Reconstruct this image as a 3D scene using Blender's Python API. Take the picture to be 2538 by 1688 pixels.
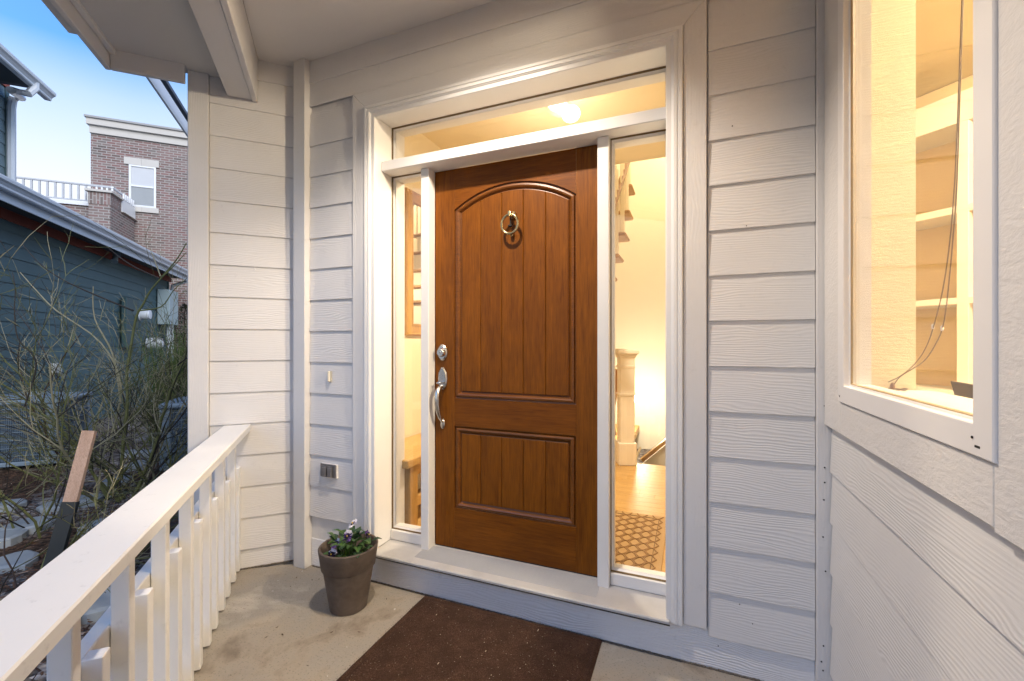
import bpy, bmesh, math, random
from mathutils import Vector, Matrix, noise as mnoise
random.seed(7)
S = bpy.context.scene
for o in list(bpy.data.objects): bpy.data.objects.remove(o)
R = math.radians

# ------------------------------------------------------------------ camera
FPX, CX, HY, YAW, H = 1083.0, 1269.0, 850.0, R(22.35), 1.273
cam = bpy.data.cameras.new('camera'); camo = bpy.data.objects.new('camera', cam)
S.collection.objects.link(camo); S.camera = camo
cam.sensor_width = 36; cam.lens = FPX / 2538 * 36; cam.shift_y = 6 / 2538
cam.clip_start = 0.02; cam.clip_end = 2000
camo.location = (0, 0, H); camo.rotation_euler = (R(90), 0, YAW)

# ------------------------------------------------------------------ world, sky, light
W = bpy.data.worlds.new('World'); S.world = W; W.use_nodes = True
nt = W.node_tree; nt.nodes.clear()
sky = nt.nodes.new('ShaderNodeTexSky'); sky.sky_type = 'NISHITA'; sky.sun_disc = False
sky.sun_elevation = R(10); sky.sun_rotation = R(210); sky.air_density = 1.0; sky.dust_density = 0.3; sky.ozone_density = 5.0
bg = nt.nodes.new('ShaderNodeBackground'); bg.inputs[1].default_value = 0.092
wo = nt.nodes.new('ShaderNodeOutputWorld')
# pale evening haze towards the horizon, the same all the way round
tc_ = nt.nodes.new('ShaderNodeTexCoord'); sx_ = nt.nodes.new('ShaderNodeSeparateXYZ'); rp_ = nt.nodes.new('ShaderNodeValToRGB'); mx_ = nt.nodes.new('ShaderNodeMix'); mx_.data_type = 'RGBA'
ns_ = nt.nodes.new('ShaderNodeTexNoise'); ns_.inputs['Scale'].default_value = 2.5; ns_.inputs['Detail'].default_value = 3; ma_ = nt.nodes.new('ShaderNodeMath'); ma_.operation = 'MULTIPLY_ADD'; ma_.inputs[1].default_value = .10
nt.links.new(tc_.outputs['Generated'], sx_.inputs[0]); nt.links.new(tc_.outputs['Generated'], ns_.inputs['Vector'])
nt.links.new(ns_.outputs['Fac'], ma_.inputs[0]); nt.links.new(sx_.outputs['Z'], ma_.inputs[2]); nt.links.new(ma_.outputs[0], rp_.inputs[0])
e_ = rp_.color_ramp.elements; e_[0].position = .30; e_[0].color = (1, 1, 1, 1); e_[1].position = .50; e_[1].color = (0, 0, 0, 1)
e_ = rp_.color_ramp.elements.new(.43); e_.color = (.50, .50, .50, 1)
nt.links.new(rp_.outputs[0], mx_.inputs[0]); nt.links.new(sky.outputs[0], mx_.inputs[6]); mx_.inputs[7].default_value = (1.75, 1.86, 2.02, 1)
nt.links.new(mx_.outputs[2], bg.inputs[0]); nt.links.new(bg.outputs[0], wo.inputs[0])
# soft afterglow from behind the house: very wide, no hard shadows
sun = bpy.data.lights.new('sun', 'SUN'); sun.energy = .65; sun.angle = R(50); sun.color = (1, .96, .93)
suno = bpy.data.objects.new('sun', sun); S.collection.objects.link(suno)
suno.rotation_euler = Vector((.88, -.47, .72)).to_track_quat('Z', 'Y').to_euler()
S.view_settings.view_transform = 'Standard'; S.view_settings.look = 'None'
S.view_settings.exposure = 2.62; S.view_settings.gamma = 1; S.view_settings.use_curve_mapping = False
S.render.engine = 'CYCLES'
S.cycles.use_denoising = True; S.cycles.max_bounces = 10; S.cycles.transparent_max_bounces = 16
S.cycles.sample_clamp_indirect = 8; S.cycles.caustics_reflective = False; S.cycles.caustics_refractive = False

# ------------------------------------------------------------------ helpers
RA, RB = Vector((-.70711, .70711, 0)), Vector((.70711, .70711, 0))
FW = Vector((-math.sin(YAW), math.cos(YAW), 0)); RT = Vector((math.cos(YAW), math.sin(YAW), 0))
def ray(u, v): return FW + RT * ((u - CX) / FPX) - Vector((0, 0, 1)) * ((v - HY) / FPX)
def at(u, v, D): return Vector((0, 0, H)) + ray(u, v) * D
def onY(u, v, y): r = ray(u, v); return Vector((0, 0, H)) + r * (y / r.y)
def PQ(p, q, z=0.0): return RA * p + RB * q + Vector((0, 0, z))

class MB:
    def __init__(s): s.v = []; s.f = []; s.m = []
    def add(s, vs, fs, m=0):
        n = len(s.v); s.v += [tuple(v) for v in vs]
        for f in fs: s.f.append(tuple(i + n for i in f)); s.m.append(m)
    def box(s, a, b, m=0):
        x0, x1 = sorted((a[0], b[0])); y0, y1 = sorted((a[1], b[1])); z0, z1 = sorted((a[2], b[2]))
        s.add([(x0,y0,z0),(x1,y0,z0),(x1,y1,z0),(x0,y1,z0),(x0,y0,z1),(x1,y0,z1),(x1,y1,z1),(x0,y1,z1)],
              [(0,3,2,1),(4,5,6,7),(0,1,5,4),(1,2,6,5),(2,3,7,6),(3,0,4,7)], m)
    def bbox(s, a, b, c=.002, m=0):
        """box with chamfered edges"""
        x0, x1 = sorted((a[0], b[0])); y0, y1 = sorted((a[1], b[1])); z0, z1 = sorted((a[2], b[2]))
        c = min(c, (x1-x0)*.45, (y1-y0)*.45, (z1-z0)*.45)
        V = []; idx = {}
        for ix, x in enumerate((x0, x1)):
            for iy, y in enumerate((y0, y1)):
                for iz, z in enumerate((z0, z1)):
                    sx, sy, sz = (1 if ix else -1), (1 if iy else -1), (1 if iz else -1)
                    for ax in range(3):
                        p = [x - sx*c, y - sy*c, z - sz*c]; p[ax] = (x, y, z)[ax]
                        idx[ix, iy, iz, ax] = len(V); V.append(tuple(p))
        F = []
        def q(*k): F.append(tuple(idx[i] for i in k))
        for sd in (0, 1):
            q((sd,0,0,0),(sd,1,0,0),(sd,1,1,0),(sd,0,1,0)); q((0,sd,0,1),(1,sd,0,1),(1,sd,1,1),(0,sd,1,1)); q((0,0,sd,2),(1,0,sd,2),(1,1,sd,2),(0,1,sd,2))
        for i in (0, 1):
            for j in (0, 1):
                q((0,i,j,1),(1,i,j,1),(1,i,j,2),(0,i,j,2)); q((i,0,j,0),(i,1,j,0),(i,1,j,2),(i,0,j,2)); q((i,j,0,0),(i,j,1,0),(i,j,1,1),(i,j,0,1))
                for k in (0, 1): q((i,j,k,0),(i,j,k,1),(i,j,k,2))
        s.add(V, F, m)
    def tube(s, pts, rad, n=8, m=0, cap=True):
        pts = [Vector(p) for p in pts]
        if not hasattr(rad, '__len__'): rad = [rad] * len(pts)
        up = None; rings = []
        for i, p in enumerate(pts):
            d = (pts[min(i+1, len(pts)-1)] - pts[max(i-1, 0)]).normalized()
            if up is None: up = d.orthogonal().normalized()
            up = (up - d * up.dot(d)).normalized(); w = d.cross(up)
            rings.append([p + (up * math.cos(2*math.pi*k/n) + w * math.sin(2*math.pi*k/n)) * rad[i] for k in range(n)])
        V = [v for r in rings for v in r]; F = []
        for i in range(len(rings)-1):
            for k in range(n): F.append((i*n+k, i*n+(k+1) % n, (i+1)*n+(k+1) % n, (i+1)*n+k))
        if cap: F.append(tuple(range(n))[::-1]); F.append(tuple(range((len(rings)-1)*n, len(rings)*n)))
        s.add(V, F, m)
    def lathe(s, prof, c=(0,0,0), n=32, m=0, axis='Z'):
        V = []; F = []
        for r, z in prof:
            for k in range(n):
                t = 2*math.pi*k/n
                if axis == 'Z': V.append((c[0]+r*math.cos(t), c[1]+r*math.sin(t), c[2]+z))
                elif axis == 'Y': V.append((c[0]+r*math.cos(t), c[1]+z, c[2]+r*math.sin(t)))
                else: V.append((c[0]+z, c[1]+r*math.cos(t), c[2]+r*math.sin(t)))
        for i in range(len(prof)-1):
            for k in range(n): F.append((i*n+k, i*n+(k+1) % n, (i+1)*n+(k+1) % n, (i+1)*n+k))
        s.add(V, F, m)
    def sphere(s, c, r, m=0, n=16, sc=(1,1,1)):
        V = []; F = []
        for i in range(n//2+1):
            a = math.pi*i/(n//2)
            for k in range(n):
                t = 2*math.pi*k/n; V.append((c[0]+r*sc[0]*math.sin(a)*math.cos(t), c[1]+r*sc[1]*math.sin(a)*math.sin(t), c[2]+r*sc[2]*math.cos(a)))
        for i in range(n//2):
            for k in range(n): F.append((i*n+k, (i+1)*n+k, (i+1)*n+(k+1) % n, i*n+(k+1) % n))
        s.add(V, F, m)
    def mesh(s, name, mats, smooth=False):
        me = bpy.data.meshes.new(name); me.from_pydata(s.v, [], s.f)
        if not isinstance(mats, (list, tuple)): mats = [mats]
        for mt in mats: me.materials.append(mt)
        for p, m in zip(me.polygons, s.m): p.material_index = m; p.use_smooth = smooth
        bm = bmesh.new(); bm.from_mesh(me)
        bmesh.ops.recalc_face_normals(bm, faces=bm.faces)
        bm.to_mesh(me); bm.free(); me.update()
        if smooth:
            try: me.set_sharp_from_angle(angle=R(35))
            except Exception: pass
        return me
    def build(s, name, mats, parent=None, smooth=False, loc=(0,0,0), rot=None):
        return inst(name, s.mesh(name, mats, smooth), parent, loc, rot)
def inst(name, me, parent=None, loc=(0,0,0), rot=None):
    o = bpy.data.objects.new(name, me); S.collection.objects.link(o); o.location = loc
    if rot is not None: o.rotation_euler = rot
    if parent: o.parent = parent
    return o
def tag(o, label=None, cat=None, group=None, kind=None):
    for k, v in (('label', label), ('category', cat), ('group', group), ('kind', kind)):
        if v: o[k] = v
    return o
def thing(name, label, cat, loc=(0,0,0), rz=0.0, group=None, kind=None):
    o = bpy.data.objects.new(name, None); S.collection.objects.link(o); o.empty_display_size = .1
    o.location = loc; o.rotation_euler = (0, 0, rz); return tag(o, label, cat, group, kind)
def box(name, a, b, mat, parent=None, c=.002, **k):
    m = MB(); m.bbox(a, b, c) if c else m.box(a, b); return m.build(name, mat, parent, **k)

def offset_poly(P, d):
    """inset a closed polygon (CCW, 2d) by d with mitres"""
    n = len(P); out = []
    for i in range(n):
        p0, p1, p2 = Vector(P[i-1]), Vector(P[i]), Vector(P[(i+1) % n])
        e1 = (p1-p0).normalized(); e2 = (p2-p1).normalized()
        n1 = Vector((-e1.y, e1.x)); n2 = Vector((-e2.y, e2.x)); b = n1 + n2
        b = b / max(b.length_squared, 1e-6) * 2
        out.append(tuple(p1 + b * d))
    return out
def plate(mb, P, yf, yb, c=.002, m=0):
    """board with outline P (x,z CCW), front at yf (towards -y), back at yb, chamfered front edge"""
    n = len(P); I = offset_poly(P, c)
    V = [(x, yf, z) for x, z in I] + [(x, yf + c, z) for x, z in P] + [(x, yb, z) for x, z in P]
    F = [tuple(range(n))]
    for k in (0, n):
        for i in range(n): F.append((k+i, k+n+i, k+n+(i+1) % n, k+(i+1) % n))
    F.append(tuple(range(2*n, 3*n))[::-1])
    mb.add(V, F, m)
def ring_mould(mb, P, prof, m=0):
    """moulding following closed path P; prof = [(inset, y)...]"""
    n = len(P); V = []
    for d, y in prof: V += [(x, y, z) for x, z in offset_poly(P, d)]
    F = []
    for j in range(len(prof)-1):
        for i in range(n): F.append((j*n+i, j*n+(i+1) % n, (j+1)*n+(i+1) % n, (j+1)*n+i))
    mb.add(V, F, m)

# ------------------------------------------------------------------ materials
class N:
    def __init__(s, name):
        s.mat = bpy.data.materials.new(name); s.mat.use_nodes = True; s.t = s.mat.node_tree
        s.b = s.t.nodes['Principled BSDF']; s.o = s.t.nodes['Material Output']
    def n(s, ty, **k):
        x = s.t.nodes.new('ShaderNode' + ty)
        for a, v in k.items(): setattr(x, a, v)
        return x
    def l(s, a, b): s.t.links.new(a, b)
    def coord(s, scale=(1,1,1), rand=3.0, kind='Object'):
        tc = s.n('TexCoord'); oi = s.n('ObjectInfo'); ml = s.n('VectorMath', operation='SCALE'); ml.inputs[0].default_value = (17*rand, 5*rand, 11*rand)
        s.l(oi.outputs['Random'], ml.inputs['Scale']); ad = s.n('VectorMath', operation='ADD')
        s.l(tc.outputs[kind], ad.inputs[0]); s.l(ml.outputs[0], ad.inputs[1])
        mp = s.n('Mapping'); mp.inputs['Scale'].default_value = scale; s.l(ad.outputs[0], mp.inputs[0]); return mp.outputs[0]
    def noise(s, vec, scale, detail=4, rough=.5, dist=0.0):
        x = s.n('TexNoise'); x.inputs['Scale'].default_value = scale; x.inputs['Detail'].default_value = detail
        x.inputs['Roughness'].default_value = rough; x.inputs['Distortion'].default_value = dist; s.l(vec, x.inputs['Vector']); return x.outputs['Fac']
    def ramp(s, fac, stops):
        x = s.n('ValToRGB'); e = x.color_ramp.elements
        while len(e) < len(stops): e.new(.5)
        for i, (p, c) in enumerate(stops): e[i].position = p; e[i].color = (*c, 1) if len(c) == 3 else c
        s.l(fac, x.inputs[0]); return x.outputs[0]
    def math(s, op, a, b=None, c=None):
        x = s.n('Math', operation=op)
        for i, v in enumerate((a, b, c)):
            if v is None: continue
            if isinstance(v, (int, float)): x.inputs[i].default_value = v
            else: s.l(v, x.inputs[i])
        return x.outputs[0]
    def mix(s, f, a, b, mode='MIX'):
        x = s.n('Mix', data_type='RGBA', blend_type=mode)
        for i, v in ((0, f), (6, a), (7, b)):
            if isinstance(v, (int, float)): x.inputs[i].default_value = v
            elif isinstance(v, tuple): x.inputs[i].default_value = (*v, 1)
            else: s.l(v, x.inputs[i])
        return x.outputs[2]
    def bump(s, h, strength=.3, dist=.002, normal=None):
        x = s.n('Bump'); x.inputs['Strength'].default_value = strength; x.inputs['Distance'].default_value = dist
        s.l(h, x.inputs['Height'])
        if normal: s.l(normal, x.inputs['Normal'])
        return x.outputs[0]
    def done(s, col=None, rough=None, nor=None, metal=None, **k):
        for key, v in (('Base Color', col), ('Roughness', rough), ('Metallic', metal)):
            if v is None: continue
            if isinstance(v, tuple): s.b.inputs[key].default_value = (*v, 1)
            elif isinstance(v, (int, float)): s.b.inputs[key].default_value = v
            else: s.l(v, s.b.inputs[key])
        if nor: s.l(nor, s.b.inputs['Normal'])
        for kk, v in k.items(): s.b.inputs[kk].default_value = v
        return s.mat

def paint(name, col, axis='X', emboss=1.0, rough=.5, var=.05, spec=.35, period=.0105, dirt=0.0):
    """painted fibre cement / wood with embossed grain running along the local axis"""
    M = N(name)
    lo, hi = {'X': ((2.0, 6, 7), 2), 'Z': ((7, 6, 2.0), 0), 'Y': ((7, 2.0, 6), 0)}[axis]
    c = M.coord(lo); base = M.coord((1,1,1))
    sep = M.n('SeparateXYZ'); M.l(base, sep.inputs[0]); cr = sep.outputs[hi]
    warp = M.noise(c, .9, 3, .55, .4)
    ph = M.math('ADD', M.math('MULTIPLY', cr, 2*math.pi/period), M.math('MULTIPLY', warp, 58))
    sn = M.math('SINE', ph)
    amp = M.ramp(M.noise(c, .7, 2), [(.34, (.12,.12,.12)), (.70, (1,1,1))])
    fine = M.noise(M.coord({'X': (10, 90, 300), 'Z': (300, 90, 10), 'Y': (300, 10, 90)}[axis]), 1, 3, .6)
    h = M.math('ADD', M.math('MULTIPLY', M.math('MULTIPLY', sn, amp), .5), M.math('MULTIPLY', fine, .55))
    blot = M.noise(M.coord((1,1,1)), 1.7, 3, .6)
    cc = M.mix(M.ramp(blot, [(.3, (0,0,0)), (.75, (1,1,1))]), tuple(x*(1-var) for x in col), tuple(min(1, x*(1+var*.6)) for x in col))
    if dirt:
        d = M.ramp(M.noise(M.coord((3, 3, 3)), 9, 6, .7), [(.60, (0,0,0)), (.72, (1,1,1))])
        cc = M.mix(M.math('MULTIPLY', d, dirt), cc, tuple(x*.35 for x in col))
    return _fin(M, cc, rough, M.bump(h, .24*emboss, .0035), spec)
def _fin(M, cc, rough, nor, spec):
    M.b.inputs['Specular IOR Level'].default_value = spec; return M.done(cc, rough, nor)
def plain(name, col, rough=.5, metal=0.0, spec=.5, bump=0.0, bscale=200, var=.06, vscale=6):
    M = N(name); c = M.coord((1,1,1))
    cc = M.mix(M.noise(c, vscale, 4, .6), tuple(x*(1-var) for x in col), tuple(min(1, x*(1+var)) for x in col))
    nor = M.bump(M.noise(c, bscale, 3, .6), bump, .002) if bump else None
    M.b.inputs['Metallic'].default_value = metal
    return _fin(M, cc, rough, nor, spec)
def wood(name, c0, c1, axis='Z', rough=.4, spec=.5, fine=1.0, bump=.25):
    M = N(name)
    st = {'Z': (110, 110, 5), 'X': (5, 110, 110), 'Y': (110, 5, 110)}[axis]
    s2 = {'Z': (7, 7, 2.2), 'X': (2.2, 7, 7), 'Y': (7, 2.2, 7)}[axis]
    s3 = {'Z': (420, 420, 14), 'X': (14, 420, 420), 'Y': (420, 14, 420)}[axis]
    a = M.noise(M.coord(st), 1, 5, .65, .3); b = M.noise(M.coord(s2), 1, 4, .6, 1.2); c = M.noise(M.coord(s3), 1, 2, .5)
    f = M.math('ADD', M.math('MULTIPLY', a, .55*fine), M.math('MULTIPLY', b, .45))
    col = M.ramp(f, [(.27, c0), (.73, c1)])
    pores = M.ramp(c, [(.36, (0,0,0)), (.52, (1,1,1))])
    col = M.mix(pores, M.mix(.32, col, tuple(x*.35 for x in c0)), col)
    return _fin(M, col, rough, M.bump(M.math('ADD', a, c), bump, .0008), spec)

SID = (.71, .69, .68)
m_siding = paint('siding_paint', SID, 'X', 1.0, dirt=.12)
m_base = paint('brightened_base_board_paint', (.80, .79, .80), 'X', 1.9, dirt=.15)  # same paint as siding, lightened in place of light lost under the nosing
m_trimv = paint('trim_paint_vertical', SID, 'Z', .8, dirt=.15)
m_trimh = paint('trim_paint_horizontal', SID, 'X', .8)
m_smooth = paint('smooth_white_paint', (.80, .785, .77), 'Z', .18, rough=.38, spec=.4)
m_smoothh = paint('smooth_white_paint_horizontal', (.80, .785, .77), 'X', .18, rough=.38, spec=.4)
m_rail = paint('railing_paint', (.80, .785, .76), 'X', .22, rough=.42, var=.06, dirt=.25)
m_picket = paint('picket_paint', (.80, .78, .76), 'Z', .35, rough=.45, dirt=.2)
m_beam = paint('beam_paint', (.74, .72, .71), 'X', .7)
m_vinyl = plain('white_vinyl', (.80, .77, .75), .35, var=.02)
m_black = plain('flat_black', (.015, .012, .01), .8)  # plain near-black for holes, thin gaps, screws and chair parts
m_doorv = wood('stained_oak_vertical', (.100, .026, .0012), (.290, .092, .0038), 'Z', .45, .22)
m_doorh = wood('stained_oak_horizontal', (.100, .026, .0014), (.255, .078, .0038), 'X', .45, .22)
m_doorm = wood('stained_oak_moulding', (.090, .025, .002), (.26, .082, .006), 'X', .36)
m_nickel = plain('satin_nickel', (.62, .60, .57), .24, 1.0, var=.08)
m_brass = plain('antique_brass', (.50, .40, .22), .22, 1.0, var=.2, vscale=40)

def stucco(name, col, sc=55, st=.8):
    M = N(name); c = M.coord((.45,1,1)); n1 = M.noise(c, sc, 5, .65, .6); n2 = M.noise(c, sc*3, 3)
    return _fin(M, M.mix(M.noise(c, 3, 3), tuple(x*.96 for x in col), col), .6, M.bump(M.math('ADD', n1, M.math('MULTIPLY', n2, .4)), st, .006), .3)
m_rough = stucco('rough_trim_paint', (.72, .69, .67), 48, .42)
m_intw = stucco('interior_plaster', (.80, .70, .50), 70, .35)
m_intw2 = stucco('interior_wall_tan', (.80, .63, .36), 70, .2)
m_intceil = plain('interior_ceiling_paint', (.82, .72, .50), .8)
m_intwhite = plain('interior_white_trim', (.88, .83, .72), .45, var=.02)
m_soffit = stucco('soffit_panel_paint', (.66, .65, .64), 160, .12)

def glass(name, tint=(.97, .975, .97), ior=1.5):
    M = N(name); M.t.nodes.remove(M.b)
    tr = M.n('BsdfTransparent'); tr.inputs[0].default_value = (*tint, 1); gl = M.n('BsdfGlossy'); gl.inputs['Roughness'].default_value = .004
    fr = M.n('Fresnel'); ge = M.n('NewGeometry'); M.l(M.math('ADD', M.math('MULTIPLY', ge.outputs['Backfacing'], 1/ior - ior), ior), fr.inputs[0]); mx = M.n('MixShader')
    M.l(fr.outputs[0], mx.inputs[0]); M.l(tr.outputs[0], mx.inputs[1]); M.l(gl.outputs[0], mx.inputs[2]); M.l(mx.outputs[0], M.o.inputs[0]); return M.mat
m_glass = glass('window_glass')

def emit(name, col, st):
    M = N(name); M.b.inputs['Emission Color'].default_value = (*col, 1); M.b.inputs['Emission Strength'].default_value = st; return M.done((.8,.8,.8), .4)

# concrete
M = N('porch_concrete'); c = M.coord((1,1,1), rand=0)
a = M.noise(c, 2.2, 5, .65, .3); b = M.noise(c, 60, 4, .7); d = M.noise(c, 9, 5, .7, .5)
col = M.ramp(a, [(.34, (.20, .165, .13)), (.45, (.34, .295, .24)), (.58, (.31, .285, .25)), (.70, (.46, .42, .37))])
col = M.mix(M.math('MULTIPLY', M.ramp(d, [(.55, (0,0,0)), (.75, (1,1,1))]), .35), col, (.22, .19, .15))
col = M.mix(M.math('MULTIPLY', M.ramp(M.noise(c, 130, 2), [(.60, (0,0,0)), (.68, (1,1,1))]), .6), col, (.15, .13, .11))
col = M.mix(M.math('MULTIPLY', M.ramp(M.noise(c, 34, 2), [(.74, (0,0,0)), (.78, (1,1,1))]), .7), col, (.6, .58, .54))
m_conc = _fin(M, col, .68, M.bump(M.math('ADD', b, a), .6, .003), .35)

# gravel / soil
M = N('garden_gravel'); c = M.coord((1,1,1), rand=0)
vo = M.n('TexVoronoi'); vo.inputs['Scale'].default_value = 26; M.l(c, vo.inputs[0])
g = M.n('SeparateColor'); M.l(vo.outputs['Color'], g.inputs[0])
col = M.ramp(g.outputs[0], [(0, (.10, .09, .085)), (.5, (.24, .22, .215)), (1, (.45, .43, .43))])
col = M.mix(M.ramp(M.noise(c, .8, 4), [(.42, (0,0,0)), (.58, (1,1,1))]), col, M.mix(g.outputs[1], (.035, .022, .015), (.13, .085, .06)))
m_gravel = _fin(M, col, .9, M.bump(vo.outputs['Distance'], 1.0, .03), .2)
m_mulch = [plain('mulch_chip_dark', (.050, .026, .018), .9, var=.5, vscale=30), plain('mulch_chip_brown', (.115, .062, .04), .9, var=.4, vscale=30), plain('mulch_chip_pale', (.30, .22, .17), .85, var=.3, vscale=30)]
m_flag = plain('flagstone_blue', (.30, .34, .38), .6, bump=.4, bscale=30, var=.25, vscale=5)

def clap(name, col):
    return paint(name, col, 'X', .35, rough=.6, var=.12, spec=.25)
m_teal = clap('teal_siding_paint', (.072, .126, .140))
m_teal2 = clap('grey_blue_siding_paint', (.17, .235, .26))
m_red = clap('red_brown_frieze_paint', (.27, .065, .040))
m_gutter = plain('white_gutter_metal', (.62, .67, .72), .35, var=.05)
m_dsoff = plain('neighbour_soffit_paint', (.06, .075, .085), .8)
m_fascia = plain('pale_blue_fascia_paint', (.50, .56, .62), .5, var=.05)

# brick
def brickmat(name, soldier=False):
    M = N(name); tc = M.n('TexCoord'); sp = M.n('SeparateXYZ'); M.l(tc.outputs['Object'], sp.inputs[0]); cb = M.n('CombineXYZ')
    ang = M.math('ADD', sp.outputs[0], sp.outputs[1])
    M.l(sp.outputs[2] if soldier else ang, cb.inputs[0]); M.l(ang if soldier else sp.outputs[2], cb.inputs[1])
    br = M.n('TexBrick'); br.inputs['Scale'].default_value = 1; br.inputs['Brick Width'].default_value = .215; br.inputs['Row Height'].default_value = .073
    br.inputs['Mortar Size'].default_value = .010; br.inputs['Bias'].default_value = 0; br.offset = .5
    br.inputs['Color1'].default_value = (0,0,0,1); br.inputs['Color2'].default_value = (1,1,1,1); br.inputs['Mortar'].default_value = (.5,.5,.5,1)
    M.l(cb.outputs[0], br.inputs[0])
    sg = M.n('SeparateColor'); M.l(br.outputs['Color'], sg.inputs[0])
    k = M.ramp(sg.outputs[0], [(0, (.065, .052, .048)), (.22, (.15, .080, .072)), (.45, (.185, .078, .074)), (.65, (.17, .145, .130)), (.85, (.21, .095, .088)), (1, (.115, .108, .100))])
    k = M.mix(M.math('MULTIPLY', M.noise(tc.outputs['Object'], .7, 4), .6), k, (.30, .26, .24))
    k = M.mix(br.outputs['Fac'], k, (.34, .325, .31))
    return _fin(M, k, .85, M.bump(br.outputs['Fac'], -.5, .01), .2)
m_brick = brickmat('red_brick'); m_soldier = brickmat('soldier_brick', True)
m_stone = plain('limestone_trim', (.52, .50, .46), .8, bump=.2, bscale=40)
m_blind = plain('window_blind', (.50, .52, .54), .6)
m_wvinyl = plain('bright_window_frame', (.70, .72, .74), .4, var=.02)

# ================================================================== SITE
g = MB(); nn = 60
for i in range(nn+1):
    for j in range(nn+1):
        x = -9 + 12*(i/nn); y = -1 + 12*(j/nn)
        g.v.append((x, y, -.14 + .035*mnoise.noise(Vector((x*1.3, y*1.3, 0))) ))
for i in range(nn):
    for j in range(nn): g.f.append((i*(nn+1)+j, (i+1)*(nn+1)+j, (i+1)*(nn+1)+j+1, i*(nn+1)+j+1)); g.m.append(0)
G = thing('ground', None, None, kind='structure')
tag(g.build('garden_bed', m_gravel, G, True), kind='structure')
m = MB(); m.box((-400, -400, -.60), (400, 400, -.20)); tag(m.build('earth', plain('distant_earth', (.12, .105, .09), .95, bump=.5, bscale=3, var=.3), G), kind='structure')

fl = MB()
pf = [(-.497 , -3.0), (-.497, 2.86)]
P0 = PQ(2.86, -.50)
FP = [(.46, -3.0), (.46, 1.9), (-2.05, 1.9), (P0.x, P0.y), PQ(-.60, -.50)[:2], (-1.0, -1.3), (-1.0, -3.0)]
def slab(mb, P, z0, z1):
    from mathutils.geometry import tessellate_polygon
    n = len(P); T = tessellate_polygon([[Vector((x, y, 0)) for x, y in P]])
    mb.add([(x, y, z1) for x, y in P] + [(x, y, z0) for x, y in P], [tuple(t) for t in T] + [tuple(i+n for i in t) for t in T] + [(i, (i+1) % n, n+(i+1) % n, n+i) for i in range(n)])
slab(fl, FP, -.3, 0)
tag(fl.build('porch_floor', m_conc), kind='structure')

# ------------------------------------------------------------------ siding
def siding(parent, x0, x1, z_lines, mat, top=None, cut=None, y=0.0, frame=.1765, matched=True):
    """lapped boards; z_lines = bottom edges; each board is an object of its own"""
    cache = {}
    for zb in z_lines:
        for (a, b) in ([(x0, x1)] if cut is None else cut(zb)):
            hgt = .192
            if top is not None: hgt = min(hgt, top - zb)
            if hgt < .02 or b - a < .02: continue
            key = (round(b-a, 3), round(hgt, 3))
            if key not in cache:
                m = MB(); L = b - a; t = (hgt/.192)
                yf = -.0125 + .0085*t
                sec = [(-.011, 0), (-.0125, .0015), (yf, hgt), (.0, hgt), (-.0055, 0)]
                n = len(sec); V = [(0, p, q) for p, q in sec] + [(L, p, q) for p, q in sec]
                m.add(V, [tuple(range(n)), tuple(range(n, 2*n))[::-1]] + [(i, n+i, n+(i+1) % n, (i+1) % n) for i in range(n)])
                cache[key] = m.mesh('siding_board', mat)
            inst('siding_board', cache[key], parent, (a, y, zb))

# --- door wall (faces -Y, sheathing plane y = 1.874)
YW = 1.874
XR = .445                          # right wall plane
lines = [H + 1.86*(.610 - .0941*k) for k in range(-3, 14)]
dw = thing('entry_wall', 'pale greige lap siding wall around the wooden front door', 'wall', (0, YW, 0))
CL, CR, CT = -1.694, .054, 2.612   # outer edges of the casing
def cutR(zb):
    if zb + .03 > CT - .10: return []
    return [(CR + .006, .410)]
siding(dw, 0, 0, [z for z in lines if z < 2.5], m_siding, top=None, cut=cutR)
linesL = [z - .018 for z in lines]
def cutL(zb):
    if zb > CT - .12: return []
    return [(-2.012, CL - .004)]
siding(dw, 0, 0, [z for z in linesL if .12 < z < 2.44], m_siding, cut=cutL)
siding(dw, -2.012, .410, [CT + .004, CT + .135], m_siding, top=2.88)
# partial boards beside the casing's head
for a, b, z in ((-2.012, CL-.004, linesL[0]-.0), ):
    pass
box('base_board', (-2.012, -.001-.0, .0), (-2.010, .0, .001), m_siding, dw) if False else None
b_ = MB(); plate(b_, [(-2.012, .004), (.412, .004), (.412, .1595), (-2.012, .1595)], YW*0 + .001, .03, .002)
b_.build('base_board', m_base, dw)
box('sheathing', (-2.3, .004, 0), (CL+.03, .12, 2.9), m_trimv, dw, 0)
box('sheathing', (CR-.03, .004, 0), (.5, .12, 2.9), m_trimv, dw, 0)
box('sheathing', (CL+.031, .004, CT-.03), (CR-.031, .12, 2.9), m_trimv, dw, 0)
# corner boards
m = MB(); m.bbox((-2.10, -.045, 0), (-2.014, .02, 2.879), .002); m.build('corner_board', m_trimv, dw)
m = MB(); m.bbox((.412, -.022, 0), (.470, .02, 2.879), .002); m.build('corner_board', m_trimv, dw)
# nail holes in the right corner board
m = MB()
for (u, v) in ((2044,1159),(2044,1196),(2042,1239),(2040,1331),(2049,968),(2046,1416),(2040,1662),(2041,1601),(2036,1640),(2044,1006)):
    p = onY(u, v, YW-.0225); m.lathe([(.0001, -.001), (.0028, -.001), (.0028, .001)], (p.x, -.0222, p.z), 8, axis='Y')
m.build('nail_hole', m_black, dw)
m = MB()
for (u, v, r) in ((1815, 313, .0025), (1850, 560, .002), (1780, 1600, .002), (1865, 1545, .002), (1833, 1497, .002)):
    p = onY(u, v, YW-.014); m.lathe([(.0001, -.001), (r, -.001), (r, .001)], (p.x, -.0165, p.z), 8, axis='Y')
m.build('nail_hole', m_black, dw)

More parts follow.
